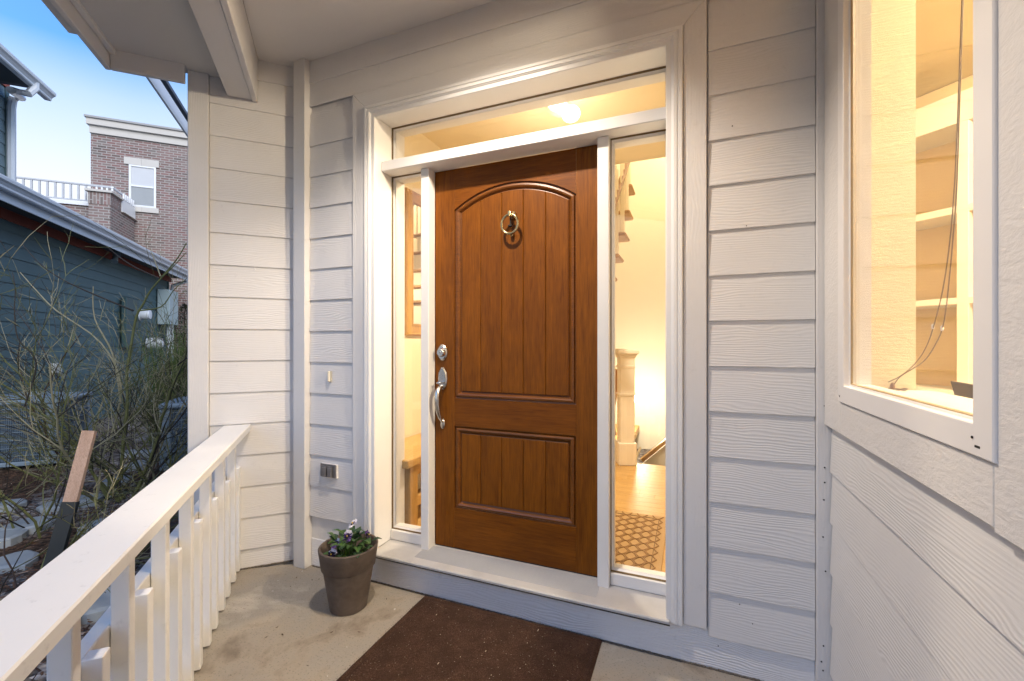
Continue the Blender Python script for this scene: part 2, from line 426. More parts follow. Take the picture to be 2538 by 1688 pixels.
# --- angled left wall (faces -a): local x = b, y = a
RZ = R(45)
aw = thing('angled_wall', 'short angled lap siding wall at the far end of the railing', 'wall', PQ(2.851, 0), RZ)
al = [1.880 - .1768*k for k in range(-5, 11)]
siding(aw, -.606, -.150, al, m_siding, top=2.9)
b_ = MB(); plate(b_, [(-.606, .004), (-.15, .004), (-.15, .145), (-.606, .145)], .0, .03, .002); b_.build('base_board', m_base, aw)
m = MB(); m.bbox((-.702, -.026, -.13), (-.608, .02, 2.735), .003); m.build('corner_board', m_trimv, aw)
m = MB(); m.bbox((-.702, .021, -.13), (-.676, .12, 2.735), .003); m.build('corner_board', m_trimv, aw)
box('sheathing', (-.675, .004, -.13), (-.12, .12, 2.9), m_trimv, aw, 0)
# snagged staple
p = PQ(2.835, 0); m = MB()
m.tube([(-.395, -.02, 1.699), (-.393, -.024, 1.702), (-.39, -.02, 1.694)], .0018, 6)
m.tube([(-.39, -.02, 1.697), (-.385, -.019, 1.685)], .0012, 5); m.build('staple', m_vinyl, aw)

# --- right wall with window (faces -X)
rw = thing('window_wall', 'lap siding wall on the right under the big lit window', 'wall', (XR+.016, 0, 0), R(-90))
# local x = -world y ; visible y in [.2,1.86]
rl = [.818 - .1768*k for k in range(0, 5)]
siding(rw, -1.842, 1.2, rl, m_siding, top=None)
b_ = MB(); plate(b_, [(-1.842, .004), (1.2, .004), (1.2, .135), (-1.842, .135)], .0, .03, .002); b_.build('base_board', m_base, rw)
box('sheathing', (-1.87, .004, 0), (1.2, .12, .98), m_trimv, rw, 0)
box('sheathing', (-1.87, .004, .981), (-1.675, .12, 2.9), m_trimv, rw, 0)
box('sheathing', (-.905, .004, .981), (1.2, .12, 2.9), m_trimv, rw, 0)
box('sheathing', (-1.659, .004, 2.75), (-.906, .12, 2.9), m_trimv, rw, 0)

# window: casing, vinyl frame, glass
wt = thing('side_window', 'tall white framed window with warm lit room behind glass', 'window', (XR, 0, 0), R(-90))
X_ = lambda y: -y
m = MB(); plate(m, [(-1.850, .984), (-1.672, .984), (-1.672, 2.87), (-1.850, 2.87)], -.011, .02, .003); m.build('casing', m_rough, wt)
m = MB(); plate(m, [(-1.671, .984), (-.912, .984), (-.912, 1.087), (-1.671, 1.087)], -.011, .02, .003); m.build('casing', m_rough, wt)
m = MB(); plate(m, [(-.911, .978), (-.20, .978), (-.20, 2.87), (-.911, 2.87)], -.012, .02, .003); m.build('casing', m_rough, wt)
fo = [(-1.670, 1.0885), (-.900, 1.0885), (-.900, 2.79), (-1.670, 2.79)]
m = MB(); ring_mould(m, fo, [(0, .02), (0, -.016), (.002, -.018), (.051, -.018), (.053, -.016), (.0545, -.004), (.058, .0), (.060, .05)]); m.build('frame', m_vinyl, wt)
m = MB(); ring_mould(m, fo, [(.0585, -.0005), (.0610, -.0010), (.0625, .004)]); m.build('glazing_bead', plain('bronze_glazing_bead', (.42, .30, .16), .4), wt)
m = MB()
for x, z in ((-1.650, 1.107), (-.952, 1.118)): m.lathe([(.0001, -.0195), (.0024, -.0195), (.0024, -.016)], (x, 0, z), 10, axis='Y')
m.bbox((-.946, -.0187, 1.103), (-.932, -.017, 1.107), .0004)
m.build('weep_hole', m_black, wt)
m = MB(); m.box((-1.611, .006, 1.148), (-.959, .010, 2.731)); m.build('pane', m_glass, wt)

# ------------------------------------------------------------------ porch roof
pr = thing('porch_roof', 'painted grey porch ceiling with beam above the railing', 'roof')
ZC = 2.88
cl = MB(); A0 = PQ(2.9, -.375); A1 = PQ(-1.0, -.375)
slab(cl, [(.5, -3.0), (.5, 1.95), (-2.0, 1.95), (A0.x, A0.y), (A1.x, A1.y), (-.9, -3.0)][::1] if False else [(.5, A1.y), (.5, 1.95), (-2.0, 1.95), (A0.x, A0.y), (A1.x, A1.y)], ZC, ZC+.1)
cl.build('ceiling_panel', m_beam, pr)
def bar(name, p0, p1, q0, q1, z0, z1, mat, parent, c=.003):
    """box along a (p) : local x along p"""
    m = MB(); m.bbox((0, -q1, z0), (p1-p0, -q0, z1), c)
    return m.build(name, mat, parent, loc=PQ(p0, 0), rot=(0, 0, R(135)))
# local x=a, local y = -b
bar('beam', -1.0, 2.835, -.523, -.404, 2.640, 2.9, m_beam, pr)
bar('beam_face_board', -1.0, 2.835, -.403, -.375, 2.632, 2.879, m_beam, pr)
bar('soffit_panel', -1.0, 2.868, -1.01, -.524, 2.736, 2.80, m_soffit, pr, 0)
bar('fascia', -1.0, 2.80, -1.035, -1.011, 2.640, 2.86, m_trimh, pr)
m = MB(); m.bbox((-1.010, -.012, 2.641), (-.704, .012, 2.86), .003); m.build('fascia', m_trimh, pr, loc=PQ(2.79, 0), rot=(0,0,RZ))
bar('drip_edge', -1.0, 2.56, -1.075, -1.036, 2.655, 2.875, m_trimh, pr, .002)
bar('crown_strip', -1.0, 2.78, -1.009, -.985, 2.712, 2.735, m_trimh, pr, .002)
m = MB(); m.box((0,0,0),(3.9, .8, .06)); m.build('roof_deck', plain('asphalt_shingle', (.05,.05,.055), .9, bump=.6, bscale=60), pr, loc=PQ(-1.0, -.30, 2.90), rot=(0,0,R(135)))
# recessed can lamp
LX, LY, LZ = -.83, 1.24, 2.865
lp = thing('porch_ceiling_light', 'recessed porch ceiling light above the doormat', 'ceiling light', (LX, LY, ZC))
m = MB(); m.lathe([(.062, -.001), (.064, -.008), (.085, -.007), (.092, -.001)], n=40); m.build('trim_ring', m_vinyl, lp, True)
m = MB(); m.lathe([(.0001, -.0035), (.061, -.0035)], n=40); m.build('lens', emit('porch_lamp_lens', (1, .72, .42), 6), lp)
sp = bpy.data.lights.new('porch_lamp', 'SPOT'); sp.energy = 24; sp.color = (1, .87, .73); sp.spot_size = R(130); sp.spot_blend = .55; sp.shadow_soft_size = .03
so = bpy.data.objects.new('bulb_light', sp); S.collection.objects.link(so); so.parent = lp; so.location = (0, 0, -.02)

# ------------------------------------------------------------------ door frame
fr = thing('door_frame', 'white painted door surround with sidelights and transom', 'door frame')
def casing_set(outer, inner_d, yf, yb, mat_v, mat_h, nm):
    (xl, xr, zt, zb) = outer
    m = MB(); plate(m, [(xl, zb), (xl+inner_d, zb), (xl+inner_d, zt-inner_d), (xl, zt)], yf, yb, .003); m.build(nm, mat_v, fr)
    m = MB(); plate(m, [(xr-inner_d, zb), (xr, zb), (xr, zt), (xr-inner_d, zt-inner_d)], yf, yb, .003); m.build(nm, mat_v, fr)
    m = MB(); plate(m, [(xl, zt), (xl+inner_d, zt-inner_d), (xr-inner_d, zt-inner_d), (xr, zt)], yf, yb, .003); m.build(nm, mat_h, fr)
casing_set((CL, CR, CT, .1601), .0855, 1.853, YW+.02, m_trimv, m_trimh, 'casing')
# brick mould (stepped profile), inner opening x -1.545..-.084
bx0, bx1, bzt = CL+.0865, CR-.0865, CT-.0865
def mould3(nm, prof, mat_v, mat_h):
    path = [(bx0, .1605), (bx0, bzt), (bx1, bzt), (bx1, .1605)]
    for k in range(3):
        m = MB(); V = []
        for d, y in prof:
            if k == 0: a, b = (bx0+d, .1605), (bx0+d, bzt-d)
            if k == 1: a, b = (bx0+d, bzt-d), (bx1-d, bzt-d)
            if k == 2: a, b = (bx1-d, bzt-d), (bx1-d, .1605)
            V += [(a[0], y, a[1]), (b[0], y, b[1])]
        F = [(2*i, 2*i+1, 2*i+3, 2*i+2) for i in range(len(prof)-1)]
        n = len(prof); F += [tuple(2*i for i in range(n)), tuple(2*i+1 for i in range(n))[::-1]]
        m.add(V, F); m.build(nm, mat_h if k == 1 else mat_v, fr)
mould3('brick_mould', [(0, 1.875), (0, 1.845), (.003, 1.842), (.015, 1.842), (.017, 1.846), (.020, 1.846), (.022, 1.842), (.034, 1.842), (.036, 1.846), (.039, 1.847), (.042, 1.851), (.060, 1.851), (.063, 1.855), (.063, 1.879)], m_smooth, m_smoothh)
JX0, JX1, JZT = -1.549, -.0935, 2.472
box('jamb', (JX0-.03, 1.880, .182), (JX0, 2.12, JZT), m_smooth, fr, .001)
box('jamb', (JX1, 1.880, .182), (JX1+.03, 2.12, JZT), m_smooth, fr, .001)
box('head_jamb', (JX0-.03, 1.880, JZT+.0005), (JX1+.03, 2.12, JZT+.03), m_smoothh, fr, .001)
ZB0, ZB1 = 2.1985, 2.2515
box('transom_bar', (JX0+.0005, 1.912, ZB0), (JX1-.0005, 2.12, ZB1), m_smoothh, fr, .003)
# mullion posts either side of door
DL, DR = -1.287, -.402
box('mullion_post', (-1.333, 1.965, .172), (-1.284, 2.12, ZB0-.0005), m_smooth, fr, .003)
box('mullion_post', (-.393, 1.965, .172), (-.341, 2.12, ZB0-.0005), m_smooth, fr, .003)
# sidelights and transom glazing
def light_unit(x0, x1, z0, z1, sill):
    o = [(x0, z0), (x1, z0), (x1, z1), (x0, z1)]
    if sill: box('sidelight_sill', (x0+.001, 1.990, z0+.0005), (x1-.001, 2.09, z0+sill), m_smoothh, fr, .003)
    zz = z0 + (sill or 0)
    o = [(x0+.0005, zz+.001), (x1-.0005, zz+.001), (x1-.0005, z1-.0005), (x0+.0005, z1-.0005)]
    m = MB(); ring_mould(m, o, [(0, 2.0), (.0015, 2.0), (.003, 2.012)]); m.build('glazing_gasket', plain('dark_gasket', (.12, .075, .03), .6), fr)
    m = MB(); ring_mould(m, o, [(.003, 2.012), (.012, 2.024), (.012, 2.06)]); m.build('stop_bead', m_smooth, fr)
    m = MB(); m.box((x0+.002, 2.020, zz+.002), (x1-.002, 2.024, z1-.002)); m.build('pane', m_glass, fr)
light_unit(JX0, -1.3335, .182, ZB0, .055)
light_unit(-.3405, JX1, .182, ZB0, .055)
light_unit(JX0, JX1, ZB1, JZT, 0)
# threshold with ribs
th = MB(); sec = [(1.838, .152), (1.836, .156), (1.836, .166), (1.840, .170), (2.00, .1815), (2.13, .1815), (2.13, .152)]; n_ = len(sec)
th.add([(JX0-.028, y, z) for y, z in sec] + [(JX1+.012, y, z) for y, z in sec], [tuple(range(n_)), tuple(range(n_, 2*n_))[::-1]] + [(i, n_+i, n_+(i+1) % n_, (i+1) % n_) for i in range(n_)]); th.build('threshold', plain('worn_threshold_aluminium', (.46, .45, .45), .45, .0, bump=.15, bscale=120, var=.25, vscale=8), fr)
th = MB()
for i in range(16):
    y = 1.885 + i*.0080; z = .1703 + (y-1.84)*.0719; th.add([(DL-.03, y, z), (DR+.02, y, z), (DR+.02, y+.003, z+.0022), (DL-.03, y+.003, z+.0022), (DL-.03, y+.006, z+.0004), (DR+.02, y+.006, z+.0004)], [(0,1,2,3), (3,2,5,4)])
th.build('threshold_rib', plain('threshold_rib_metal', (.33, .33, .34), .5), fr)
th = MB(); th.bbox((JX0-.03, 1.8315, .1535), (JX1+.014, 1.8355, .158), .001); th.build('threshold_nosing', m_black, fr)
box('door_stop', (DL, 2.026, .19), (DL+.003, 2.06, 2.197), m_black, fr, 0)

# ------------------------------------------------------------------ front door
dr = thing('front_door', 'stained wooden front door with arched plank panel and ring knocker', 'door', (DL, 2.03, .186))
def dl(x, z): return (x - DL, z - .186)
Dw, Dh = DR - DL - .003, 2.196 - .186
xi0, xi1 = -1.165 - DL, -.5065 - DL      # stile inner edges
zu0, zs, zp = .979-.186, 1.980-.186, 2.083-.186
zl0, zl1 = .396-.186, .8325-.186
def arch(x0, x1, zspr, zpk, n=22):
    hw = (x1-x0)/2; s = zpk - zspr; r = (hw*hw + s*s)/(2*s); cx = (x0+x1)/2; cz = zpk - r
    a = math.asin(hw/r); return [(cx + r*math.sin(a - 2*a*i/n), cz + r*math.cos(a - 2*a*i/n)) for i in range(n+1)]   # right -> left
ar = arch(xi0, xi1, zs, zp)
m = MB(); plate(m, [(.003, 0), (xi0, 0), (xi0, Dh), (.003, Dh)], 0, .044, .0012); m.build('stile', m_doorv, dr)
m = MB(); plate(m, [(xi1, 0), (Dw, 0), (Dw, Dh), (xi1, Dh)], 0, .044, .0012); m.build('stile', m_doorv, dr)
def hrail(z0, z1):
    m = MB(); plate(m, [(xi0, z0), (xi1, z0), (xi1, z1), (xi0, z1)], .0004, .044, .0008); m.build('cross_rail', m_doorh, dr)
hrail(0.001, zl0); hrail(zl1, zu0)
top_poly = [p for p in ar[::-1]] + [(xi1, Dh), (xi0, Dh)]
m = MB(); n_ = len(top_poly); V = [(x, .0004, z) for x, z in top_poly] + [(x, .044, z) for x, z in top_poly]
arr = ar[::-1]; k = len(arr)
F = []
for i in range(k-1):   # strips up to the top edge
    pass
V = []; 
for (x, z) in arr: V += [(x, .0004, z), (x, .0004, Dh), (x, .03, z)]
for i in range(k-1): F += [(3*i, 3*i+3, 3*i+4, 3*i+1), (3*i, 3*i+2, 3*i+5, 3*i+3)]
m.add(V, F); m.build('arched_top_rail', m_doorh, dr)
prof = [(0, .0002), (.0015, .010), (.006, .011), (.011, .002), (.019, .0005), (.026, .004), (.031, .013), (.036, .0155), (.038, .010), (.040, .0095)]
up = [(xi0, zu0), (xi1, zu0)] + ar[:]
# remove duplicate corners ordering: start bottom-left, bottom-right, right spring ... left spring
m = MB(); ring_mould(m, up, prof); m.build('panel_moulding', m_doorm, dr)
lo = [(xi0, zl0), (xi1, zl0), (xi1, zl1), (xi0, zl1)]
m = MB(); ring_mould(m, lo, prof); m.build('panel_moulding', m_doorm, dr)
upi = offset_poly(up, .0385); loi = offset_poly(lo, .0385)
gx = [-1.014-DL, -.895-DL, -.777-DL, -.660-DL]
xe = [upi[0][0]] + gx + [upi[1][0]]
arci = upi[2:]
def ztop(x):
    pts = sorted(arci)
    for (x0, z0), (x1, z1) in zip(pts, pts[1:]):
        if x0 <= x <= x1: return z0 + (z1-z0)*(x-x0)/max(1e-6, x1-x0)
    return pts[0][1] if x < pts[0][0] else pts[-1][1]
for i in range(5):
    a, b = xe[i]+.0003, xe[i+1]-.0003
    tp = [(b + (a-b)*k/6, ztop(b + (a-b)*k/6)) for k in range(7)]
    m = MB(); plate(m, [(a, upi[0][1]), (b, upi[0][1])] + tp, .0075, .03, .0035); m.build('plank', m_doorv, dr)
    m = MB(); plate(m, [(a, loi[0][1]), (b, loi[0][1]), (b, loi[2][1]), (a, loi[2][1])], .0075, .03, .0035); m.build('plank', m_doorv, dr)
box('weather_sweep', (.0, -.0, -.004), (Dw, .03, .0005), m_black, dr, 0)
# deadbolt: oct plate + cylinder
def oval_plate(mb, cx, cz, w, h, y0, y1, pw=1.0):
    P = []
    for x, z in ((-.30,-1),(.30,-1),(.86,-.55),(1,0),(.86,.55),(.30,1),(-.30,1),(-.86,.55),(-1,0),(-.86,-.55)): P.append((cx + x*w/2, cz + z*h/2))
    n = len(P); I = offset_poly(P, .006); V = [(x, y0, z) for x, z in I] + [(x, y0+.006, z) for x, z in P] + [(x, y1, z) for x, z in P]
    mb.add(V, [tuple(range(n))] + [(k+i, k+n+i, k+n+(i+1) % n, k+(i+1) % n) for k in (0, n) for i in range(n)])
cx, cz = dl(-1.236, 1.222)
db = MB(); oval_plate(db, cx, cz, .062, .084, -.013, 0)
db.lathe([(.0001, -.031), (.018, -.031), (.021, -.028), (.024, -.012)], (cx, 0, cz), 24, axis='Y')
d_ = db.build('deadbolt', m_nickel, dr, True)
kk = MB(); kk.lathe([(.0001, -.0335), (.0075, -.0335), (.008, -.031)], (cx, 0, cz), 18, axis='Y'); kk.box((cx-.0008, -.0342, cz-.005), (cx+.0008, -.033, cz+.004), 1)
kk.build('keyhole', [m_nickel, m_black], d_)
# handleset
cx, cz = dl(-1.234, 1.083)
hb = MB(); oval_plate(hb, cx, cz, .058, .118, -.014, 0)
gp = [(cx, -.012, cz-.040), (cx-.004, -.030, cz-.050), (cx-.006, -.046, cz-.068), (cx-.006, -.054, cz-.095), (cx-.005, -.053, cz-.135), (cx-.003, -.045, cz-.175), (cx-.001, -.032, cz-.205), (cx, -.016, cz-.225), (cx, -.008, cz-.235)]
pts = []
for i in range(len(gp)-1):
    for t in (0, .5): pts.append(Vector(gp[i]).lerp(Vector(gp[i+1]), t))
pts.append(Vector(gp[-1]))
rr = [.009 + .007*math.sin(math.pi*min(1, i/(len(pts)-1)*1.25))*(1 - .35*i/len(pts)) for i in range(len(pts))]
hh = hb.build('handle', m_nickel, dr, True)
hb = MB(); hb.tube(pts, rr, 14); hb.sphere((cx, -.006, cz-.243), .017, sc=(.85, .5, 1.6)); hb.build('grip', m_nickel, hh, True)
hb = MB(); hb.tube([(cx, -.010, cz-.022), (cx-.001, -.030, cz-.018), (cx-.002, -.042, cz-.022)], [.006, .005, .008], 10); hb.sphere((cx-.002, -.043, cz-.022), .013, sc=(1.1, .45, .5)); hb.build('thumb_latch', m_nickel, hh, True)
# knocker
cx, cz = dl(-.833, 1.862)
kn = thing('door_knocker', 'round brass ring knocker hanging on the wooden door', 'door knocker', (cx+DL, 2.03, cz+.186))
m = MB(); ringp = [(.043*math.cos(2*math.pi*i/40), -.034, .0475*math.sin(2*math.pi*i/40)) for i in range(41)]
m.tube(ringp, [.0068]*41, 12, cap=False); m.build('ring', m_brass, kn, True)
m = MB(); m.bbox((-.009, -.044, .042), (.009, .006, .064), .003); m.bbox((-.006, -.043, .036), (.006, -.018, .048), .003); m.build('mount', m_brass, kn)
m = MB(); m.lathe([(.0001, -.006), (.018, -.004), (.022, .007)], (0, 0, .053), 24, axis='Y'); m.build('back_plate', m_brass, kn, True)
m = MB(); m.sphere((0, -.006, -.048), .010, sc=(1, .9, 1)); m.build('strike_stud', m_brass, kn, True)
m = MB(); m.bbox((-.010, -.036, -.012), (.010, -.018, -.002), .002); m.tube([(0, -.02, .05), (0, -.026, -.006)], .004, 8)
m.build('hinge_tongue', m_black, kn)

# doorbell, outlet
p = onY(818.6, 933, YW-.012)
t = thing('doorbell', 'small ivory doorbell button on siding left of door', 'doorbell', (p.x, YW-.0135, p.z))
m = MB(); m.bbox((-.013, -.004, -.030), (.009, .006, .031), .002); m.build('back_plate', plain('aged_ivory', (.42, .40, .35), .5), t)
m = MB(); m.bbox((-.007, -.017, -.029), (.009, -.004, .030), .004); m.build('button_housing', plain('ivory_plastic', (.76, .70, .58), .4), t)
m = MB(); m.lathe([(.0001, -.0055), (.0025, -.0055), (.0025, -.004)], (-.0100, 0, .024), 8, axis='Y'); m.build('screw', m_black, t)
m = MB(); m.lathe([(.0001, -.0055), (.0025, -.0055), (.0025, -.004)], (-.0100, 0, -.025), 8, axis='Y'); m.build('screw', m_black, t)
p = onY(817.8, 1165.8, YW-.012)
t = thing('outdoor_outlet', 'grey metal double outlet cover low on siding left of door', 'outlet cover', (p.x, YW-.0135, p.z))
mg = plain('weathered_zinc', (.23, .22, .225), .5, .6, var=.35, vscale=40)
m = MB(); m.bbox((-.060, -.006, -.040), (.056, .006, .036), .002); m.build('back_plate', m_vinyl, t)
m = MB(); m.bbox((-.058, -.013, -.036), (.054, -.006, .038), .003); m.build('cover_plate', mg, t)
for sx in (-1, 1):
    m = MB(); m.bbox((sx*.020-.016, -.027, -.031), (sx*.020+.016, -.013, .024), .004); m.build('flip_lid', mg, t)
    m = MB(); m.tube([(sx*.020-.015, -.022, .026), (sx*.020+.015, -.022, .026)], .004, 8); m.build('hinge_barrel', mg, t, True)

# ------------------------------------------------------------------ railing
rlg = thing('porch_railing', 'white wooden porch railing with alternating tall and short pickets', 'railing', (0,0,0), R(135))
# local x = a (p), local y = -b (-q)
m = MB(); m.bbox((-.62, .409, .780), (2.834, .541, .817), .004); m.build('cap_rail', m_rail, rlg)
m = MB(); m.bbox((-.62, .5005, .490), (2.834, .538, .578), .003); m.build('middle_rail', m_rail, rlg)
m = MB(); m.bbox((-.62, .5005, .03), (2.834, .538, .118), .003); m.build('bottom_rail', m_rail, rlg)
mt_ = MB(); mt_.bbox((-.0165, .460, .012), (.0165, .4985, .779), .0022); me_t = mt_.mesh('picket', m_picket)
ms_ = MB(); ms_.bbox((-.0185, .460, .012), (.0185, .4985, .583), .0022); me_s = ms_.mesh('picket', m_picket)
for k in range(-7, 7):
    if 1.252 + .2616*k < 2.83: inst('picket', me_s, rlg, (1.252 + .2616*k, 0, 0))
    if 1.126 + .2632*k < 2.80: inst('picket', me_t, rlg, (1.126 + .2632*k, 0, 0))

box('end_post', (-.71, .45, 0), (-.621, .539, .84), m_picket, rlg, .003)
# ------------------------------------------------------------------ mats
def mat_outer():
    M = N('brown_coir_mat'); c = M.coord((1,1,1), rand=0); a = M.noise(c, 260, 4, .7); b = M.noise(c, 12, 5, .65, .4)
    col = M.ramp(a, [(.3, (.030, .016, .011)), (.55, (.088, .047, .032)), (.75, (.20, .12, .08))])
    col = M.mix(M.ramp(b, [(.4, (0,0,0)), (.62, (1,1,1))]), col, M.mix(.6, col, (.045, .026, .018)))
    col = M.mix(M.ramp(M.noise(c, 170, 1), [(.755, (0,0,0)), (.77, (1,1,1))]), col, (.5, .42, .33))
    return _fin(M, col, .95, M.bump(M.math('ADD', a, b), 1.0, .006), .1)
mo = mat_outer()
mx0, mx1, my1, my0 = -1.236, -.350, 1.868, .62
dm = thing('doormat', 'dark brown coir doormat on the concrete before the step', 'doormat', ((mx0+mx1)/2, (my0+my1)/2, 0), R(.3))
hw, hd = (mx1-mx0)/2, (my1-my0)/2
m = MB(); nx, ny = 60, 80
for i in range(nx+1):
    for j in range(ny+1):
        x = -hw + 2*hw*i/nx; y = -hd + 2*hd*j/ny; e = min(hw-abs(x), hd-abs(y))
        z = .014 if e > .035 else (.0095 if .022 < e <= .035 else .0135)
        if e < .004: z = .004
        m.v.append((x + (mnoise.noise(Vector((y*30, 1, 0)))*.002 if e < .004 else 0), y, z + .0018*mnoise.noise(Vector((x*14, y*14, 3))) + .0012*mnoise.noise(Vector((x*9, y*9, 0)))))
for i in range(nx):
    for j in range(ny): m.f.append((i*(ny+1)+j, (i+1)*(ny+1)+j, (i+1)*(ny+1)+j+1, i*(ny+1)+j+1)); m.m.append(0)
m.box((-hw, -hd, .0005), (hw, hd, .0035)); m.build('pile', mo, dm, False)
# fibres: short curved hairs = stuff
m = MB(); rnd = random.Random(3)
for i in range(26000):
    x = rnd.uniform(-hw, hw)*.998; y = rnd.uniform(-hd, hd)*.998; t = rnd.uniform(0, 6.28); l = rnd.uniform(.003, .006); z = .0135
    e = min(hw-abs(x), hd-abs(y))
    if .022 < e < .035: z = .0090
    dx, dy = math.cos(t)*.0006, math.sin(t)*.0006
    ex, ey = rnd.uniform(-.003, .003), rnd.uniform(-.003, .003)
    m.add([(x-dx, y-dy, z), (x+dx, y+dy, z), (x+ex, y+ey, z+l)], [(0,1,2)])
f_ = m.build('pile_fibres', mo, dm); f_['kind'] = 'stuff'
m = MB()
for i in range(70):
    x = rnd.gauss(.0, .22); y = rnd.gauss(0.05, .3)
    if abs(x) > hw-.02 or abs(y) > hd-.02: continue
    t = rnd.uniform(0, 3.1); l = rnd.uniform(.002, .008) if rnd.random() < .25 else .0022
    m.bbox((x-.0012, y-l, .0175), (x+.0012, y+l*.6, .019), .0003)
f_ = m.build('crumbs', plain('pale_crumb', (.55, .45, .33), .8), dm); f_['kind'] = 'stuff'
# leaf bits on concrete
m = MB()
for i in range(26):
    p = Vector((rnd.uniform(-2.1, -1.2), rnd.uniform(1.0, 1.8), .002)); t = rnd.uniform(0, 6.28); l = rnd.uniform(.003, .012)
    d = Vector((math.cos(t), math.sin(t), 0))*l; w = Vector((-math.sin(t), math.cos(t), 0))*l*.35
    m.add([p-d, p+w, p+d+Vector((0,0,.003)), p-w], [(0,1,2,3)])
tag(m.build('leaf_litter', plain('dry_leaf', (.07, .04, .02), .9)), 'tiny dry leaf bits scattered on the porch concrete', 'leaf litter', kind='stuff')
# caulk line/dirt at the base of the walls
m = MB()
for i in range(220):
    x = -2.0 + 2.4*i/220; m.bbox((x, YW-.004-rnd.random()*.002, .0), (x+.012, YW+.002, .003+rnd.random()*.004), .0008)
for i in range(60):
    q = -.60 + .44*i/60; a_ = PQ(2.848, q); m.bbox((a_.x-.006, a_.y-.006, 0), (a_.x+.006, a_.y+.006, .003+rnd.random()*.004), .0008)
tag(m.build('sealant_bead', plain('dirty_sealant', (.13, .11, .09), .9, var=.6, vscale=60)), 'cracked sealant bead between concrete and base board', 'sealant', kind='stuff')

# ------------------------------------------------------------------ plant pot
PX, PY = -1.535, 1.655
pt = thing('plant_pot', 'tapered grey brown plant pot on the concrete beside step', 'plant pot', (PX, PY, 0)); pt.scale = (1.03, 1.03, .965)
def potmat():
    M = N('grey_brown_terracotta'); c = M.coord((1,1,1), rand=0); a = M.noise(M.coord((2, 2, 14), rand=0), 3, 5, .65); b = M.noise(c, 14, 5, .6, .5)
    col = M.ramp(b, [(.3, (.070, .050, .040)), (.6, (.118, .088, .070)), (.8, (.17, .14, .12))]); col = M.mix(M.math('MULTIPLY', a, .35), col, (.17, .15, .14))
    return _fin(M, col, .7, M.bump(M.noise(c, 70, 3), .15, .002), .3)
m_pot = potmat()
m = MB(); m.lathe([(.0001, .0), (.078, .0), (.083, .004), (.113, .205), (.1135, .209)], n=56); m.build('pot_body', m_pot, pt, True)
m = MB(); m.lathe([(.1125, .2085), (.1185, .207), (.1205, .210), (.1325, .300), (.1330, .306), (.130, .310), (.123, .309), (.1195, .304), (.112, .235), (.100, .20)], n=56); m.build('pot_rim', m_pot, pt, True)
m = MB(); m.lathe([(.0001, .246), (.06, .248), (.114, .244)], n=40); m.build('potting_soil', plain('potting_soil', (.035, .022, .014), .95, bump=1, bscale=60), pt)
# pansies
pn = thing('pansy_plant', 'pansy plant with purple and white flowers in the pot', 'plant', (PX, PY, .238)); pn.scale = (1.15, 1.15, 1.25)
m_lf = [plain('pansy_leaf', (.045, .105, .022), .45, var=.4, vscale=25), plain('pansy_leaf_dark', (.022, .060, .020), .5, var=.4, vscale=25)]
def leaf(mb, base, d, L, w, up=.3, m=0):
    d = Vector(d).normalized(); s = d.cross(Vector((0,0,1)));  s = s.normalized() if s.length > .01 else Vector((1,0,0)); n = s.cross(d)
    V = []; F = []; K = 5
    for i in range(K+1):
        t = i/K; ww = w*math.sin(math.pi*min(1, t*.9+.06))**.8 * (1 + .12*((i % 2)*2-1)); c = base + d*L*t + n*(up*L*t*(1-t)*1.6)
        V += [c - s*ww + n*ww*.35, c, c + s*ww + n*ww*.35]
    for i in range(K):
        F += [(3*i, 3*i+1, 3*i+4, 3*i+3), (3*i+1, 3*i+2, 3*i+5, 3*i+4)]
    mb.add(V, F, m)
rnd = random.Random(11)
for k in range(58):
    t = rnd.uniform(0, 6.28); r = rnd.uniform(.0, .085) ; h = rnd.uniform(.015, .085)*(1.15 - r*5)
    b0 = Vector((math.cos(t)*r + .012, math.sin(t)*r, max(.005, h))); mb = MB()
    dd = Vector((math.cos(t + rnd.uniform(-1, 1)), math.sin(t + rnd.uniform(-1, 1)), rnd.uniform(-.2, .7)))
    leaf(mb, b0, dd, rnd.uniform(.030, .052), rnd.uniform(.009, .016), .35, rnd.randrange(2))
    mb.tube([Vector((b0.x*.4, b0.y*.4, 0)), b0], .0016, 5, m=0)
    mb.build('leaf', m_lf, pn, True)
m_pt = [plain('petal_white', (.78, .74, .82), .6, var=.1), plain('petal_violet', (.10, .045, .22), .6, var=.3, vscale=60), plain('petal_dark', (.018, .008, .035), .6), plain('petal_eye', (.7, .5, .05), .5)]
